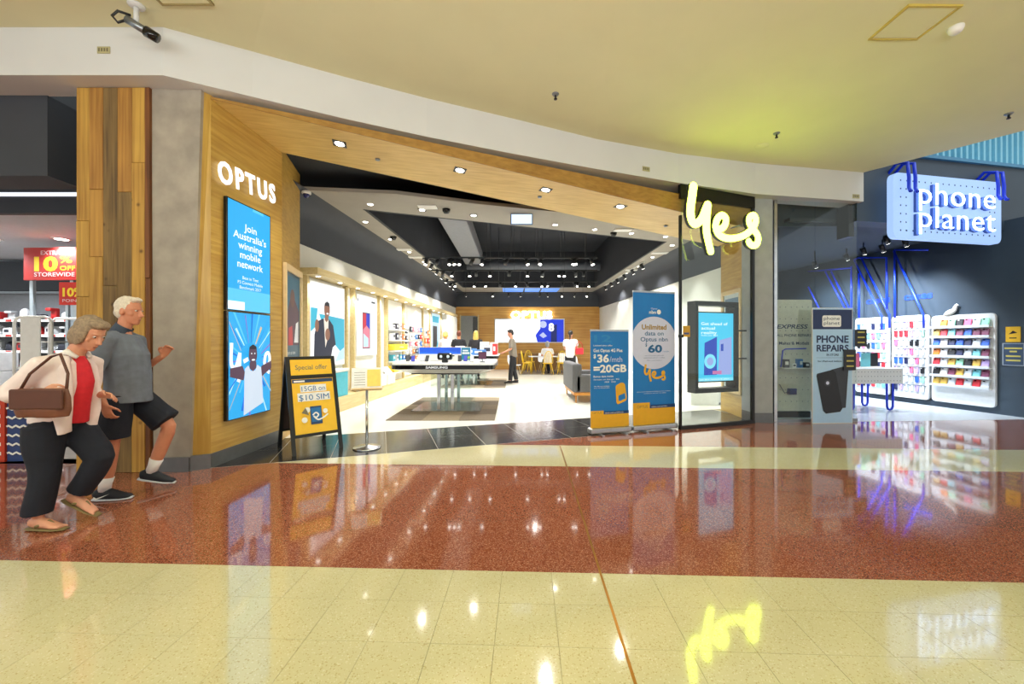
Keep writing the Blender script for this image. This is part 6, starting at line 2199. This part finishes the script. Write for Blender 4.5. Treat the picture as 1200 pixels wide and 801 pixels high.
MB().tube([(-.15, .0, .19), (-.13, .04, .30), (-.02, .07, .42), (.06, .05, .44), (.12, .04, .3), (.15, 0, .19)], .009, 7).build('strap', MATS['brown_leather_dark'], bag)
for s, nm in (('l', 1), ('r', -1)):
    an, f, up = JW['an_' + s], JW['toe_' + s].normalized(), JW.get('up_' + s, V(0, 0, 1))
    q = MB().loft([an - f * .075 - up * .088, an - f * .03 - up * .089, an + f * .07 - up * .089, an + f * .15 - up * .089, an + f * .225 - up * .087], [(.026, .008), (.038, .009), (.042, .009), (.046, .008), (.028, .006)], side=(0, 1, 0), seg=14)
    o = q.build('sandal', mat('sandal_olive', (126, 110, 70), 0.7), wm)
    MB().tube([an + f * .03 - up * .06 + V(0, .046, 0), an + f * .09 - up * .030, an + f * .145 - up * .062], .010, 7).tube([an + f * .03 - up * .06 + V(0, -.046, 0), an + f * .09 - up * .030], .010, 7).build('thong_strap', MATS['sandal_olive'], o)

def standing(dx=0.0, arm_l=None, arm_r=None, step=.05, lean=0.0):
    J = dict(pelvis=V(0, 0, .94), waist=V(lean * .3, 0, 1.09), chest=V(lean * .6, 0, 1.29), shoulder_mid=V(lean, 0, 1.46), neck=V(lean + .01, 0, 1.54), head=V(lean + .04, 0, 1.68),
             sh_l=V(lean, .19, 1.43), el_l=V(lean - .03, .25, 1.13), wr_l=V(.08, .24, .90), sh_r=V(lean, -.19, 1.43), el_r=V(lean - .03, -.25, 1.13), wr_r=V(.08, -.24, .90),
             hip_l=V(0, .09, .91), kn_l=V(.02 + step * .4, .09, .50), an_l=V(step, .09, .092), hip_r=V(0, -.09, .91), kn_r=V(.02 - step * .4, -.09, .50), an_r=V(-step, -.09, .092), toe_l=V(1, .1, 0), toe_r=V(1, -.1, 0))
    for s, a in (('l', arm_l), ('r', arm_r)):
        if a:
            J['el_' + s], J['wr_' + s] = a
    return J
BSH = mat('shoe_black_leather', (20, 20, 22), 0.4)
BLKT = mat('black_cloth', (24, 25, 30), 0.85, var=0.1)
J = standing(arm_l=(V(.06, .26, 1.16), V(.30, .2, 1.05)), arm_r=(V(.06, -.26, 1.16), V(.30, -.2, 1.05)), step=.10, lean=.05)
J['pitch'] = R(18)
figure('dark-haired shop assistant in taupe shirt and black trousers facing left at the second table', (.04, 13.55, .017), R(178), J, dict(skin=SKIN2, hair=HAIRD, top=mat('shirt_taupe', (124, 116, 104), 0.8), bottom=BLKT, sleeve=.9, shoe=BSH), .012)
J = standing()
figure('short-haired man in a black T-shirt seen from behind at the second table', (-2.0, 15.0, .017), R(95), J, dict(skin=SKIN1, hair=mat('hair_red_brown', (104, 52, 34), 0.6), top=BLKT, bottom=NAVYF, sleeve=.7, shoe=BSH), .013)
J = standing()
figure('woman with long blond hair in a black top seen from behind', (-1.36, 15.0, .017), R(88), J, dict(skin=SKIN2, hair=HAIRB, hair_shape='long', top=mat('black_knit', (36, 34, 38), 0.85), bottom=BLKT, sleeve=1.8, shoe=BSH, width=.9), .013)
J = standing(arm_l=(V(.1, .24, 1.16), V(.32, .14, 1.1)), arm_r=(V(.1, -.24, 1.16), V(.32, -.14, 1.1)))
J['pitch'] = R(20)
figure('fair-haired person in a white shirt near the left wall cabinets', (-2.6, 15.6, .001), R(110), J, dict(skin=SKIN2, hair=HAIRB, hair_shape='bob', top=mat('shirt_white', (236, 238, 240), 0.8), bottom=NAVYF, sleeve=1.5, shoe=BSH, width=.92), .013)
J = standing(arm_l=(V(.12, .22, 1.18), V(.3, .1, 1.15)), arm_r=(V(.12, -.22, 1.18), V(.3, -.1, 1.15)))
figure('woman with a dark ponytail in a white top with red bag behind the sofa', (2.05, 14.0, .001), R(75), J, dict(skin=SKIN2, hair=HAIRD, hair_shape='tail', top=MATS['shirt_white'], bottom=BLKT, sleeve=.6, shoe=BSH, width=.9), .013)
t = thing('shoulder_bag', 'red shoulder bag beside the ponytailed woman', 'bag', (2.34, 13.82, .98), R(20))
MB().bev(-.14, .14, -.05, .05, 0, .22, .03, seg=3).build('body', MATS['red_cushion'], t)
MB().tube([(-.12, 0, .2), (-.1, .0, .36), (.0, .0, .46), (.1, .0, .36), (.12, 0, .2)], .01, 6).build('strap', MATS['red_cushion'], t)
J = dict(pelvis=V(0, 0, .56), waist=V(0, 0, .70), chest=V(.03, 0, .90), shoulder_mid=V(.05, 0, 1.07), neck=V(.07, 0, 1.15), head=V(.10, 0, 1.29),
         sh_l=V(.05, .19, 1.04), el_l=V(.10, .24, .80), wr_l=V(.34, .16, .80), sh_r=V(.05, -.19, 1.04), el_r=V(.10, -.24, .80), wr_r=V(.34, -.16, .80),
         hip_l=V(.05, .09, .58), kn_l=V(.46, .10, .56), an_l=V(.44, .1, .10), hip_r=V(.05, -.09, .58), kn_r=V(.46, -.10, .56), an_r=V(.44, -.1, .10), toe_l=V(1, 0, 0), toe_r=V(1, 0, 0))
figure('grey-haired person in a pale top seated with back to the shop front', (1.55, 17.33, .016), R(93), J, dict(skin=SKIN2, hair=mat('hair_grey', (150, 148, 146), 0.7), hair_shape='bob', top=mat('top_pale_grey', (222, 222, 226), 0.8), bottom=NAVYF, sleeve=.7, shoe=BSH), .013)
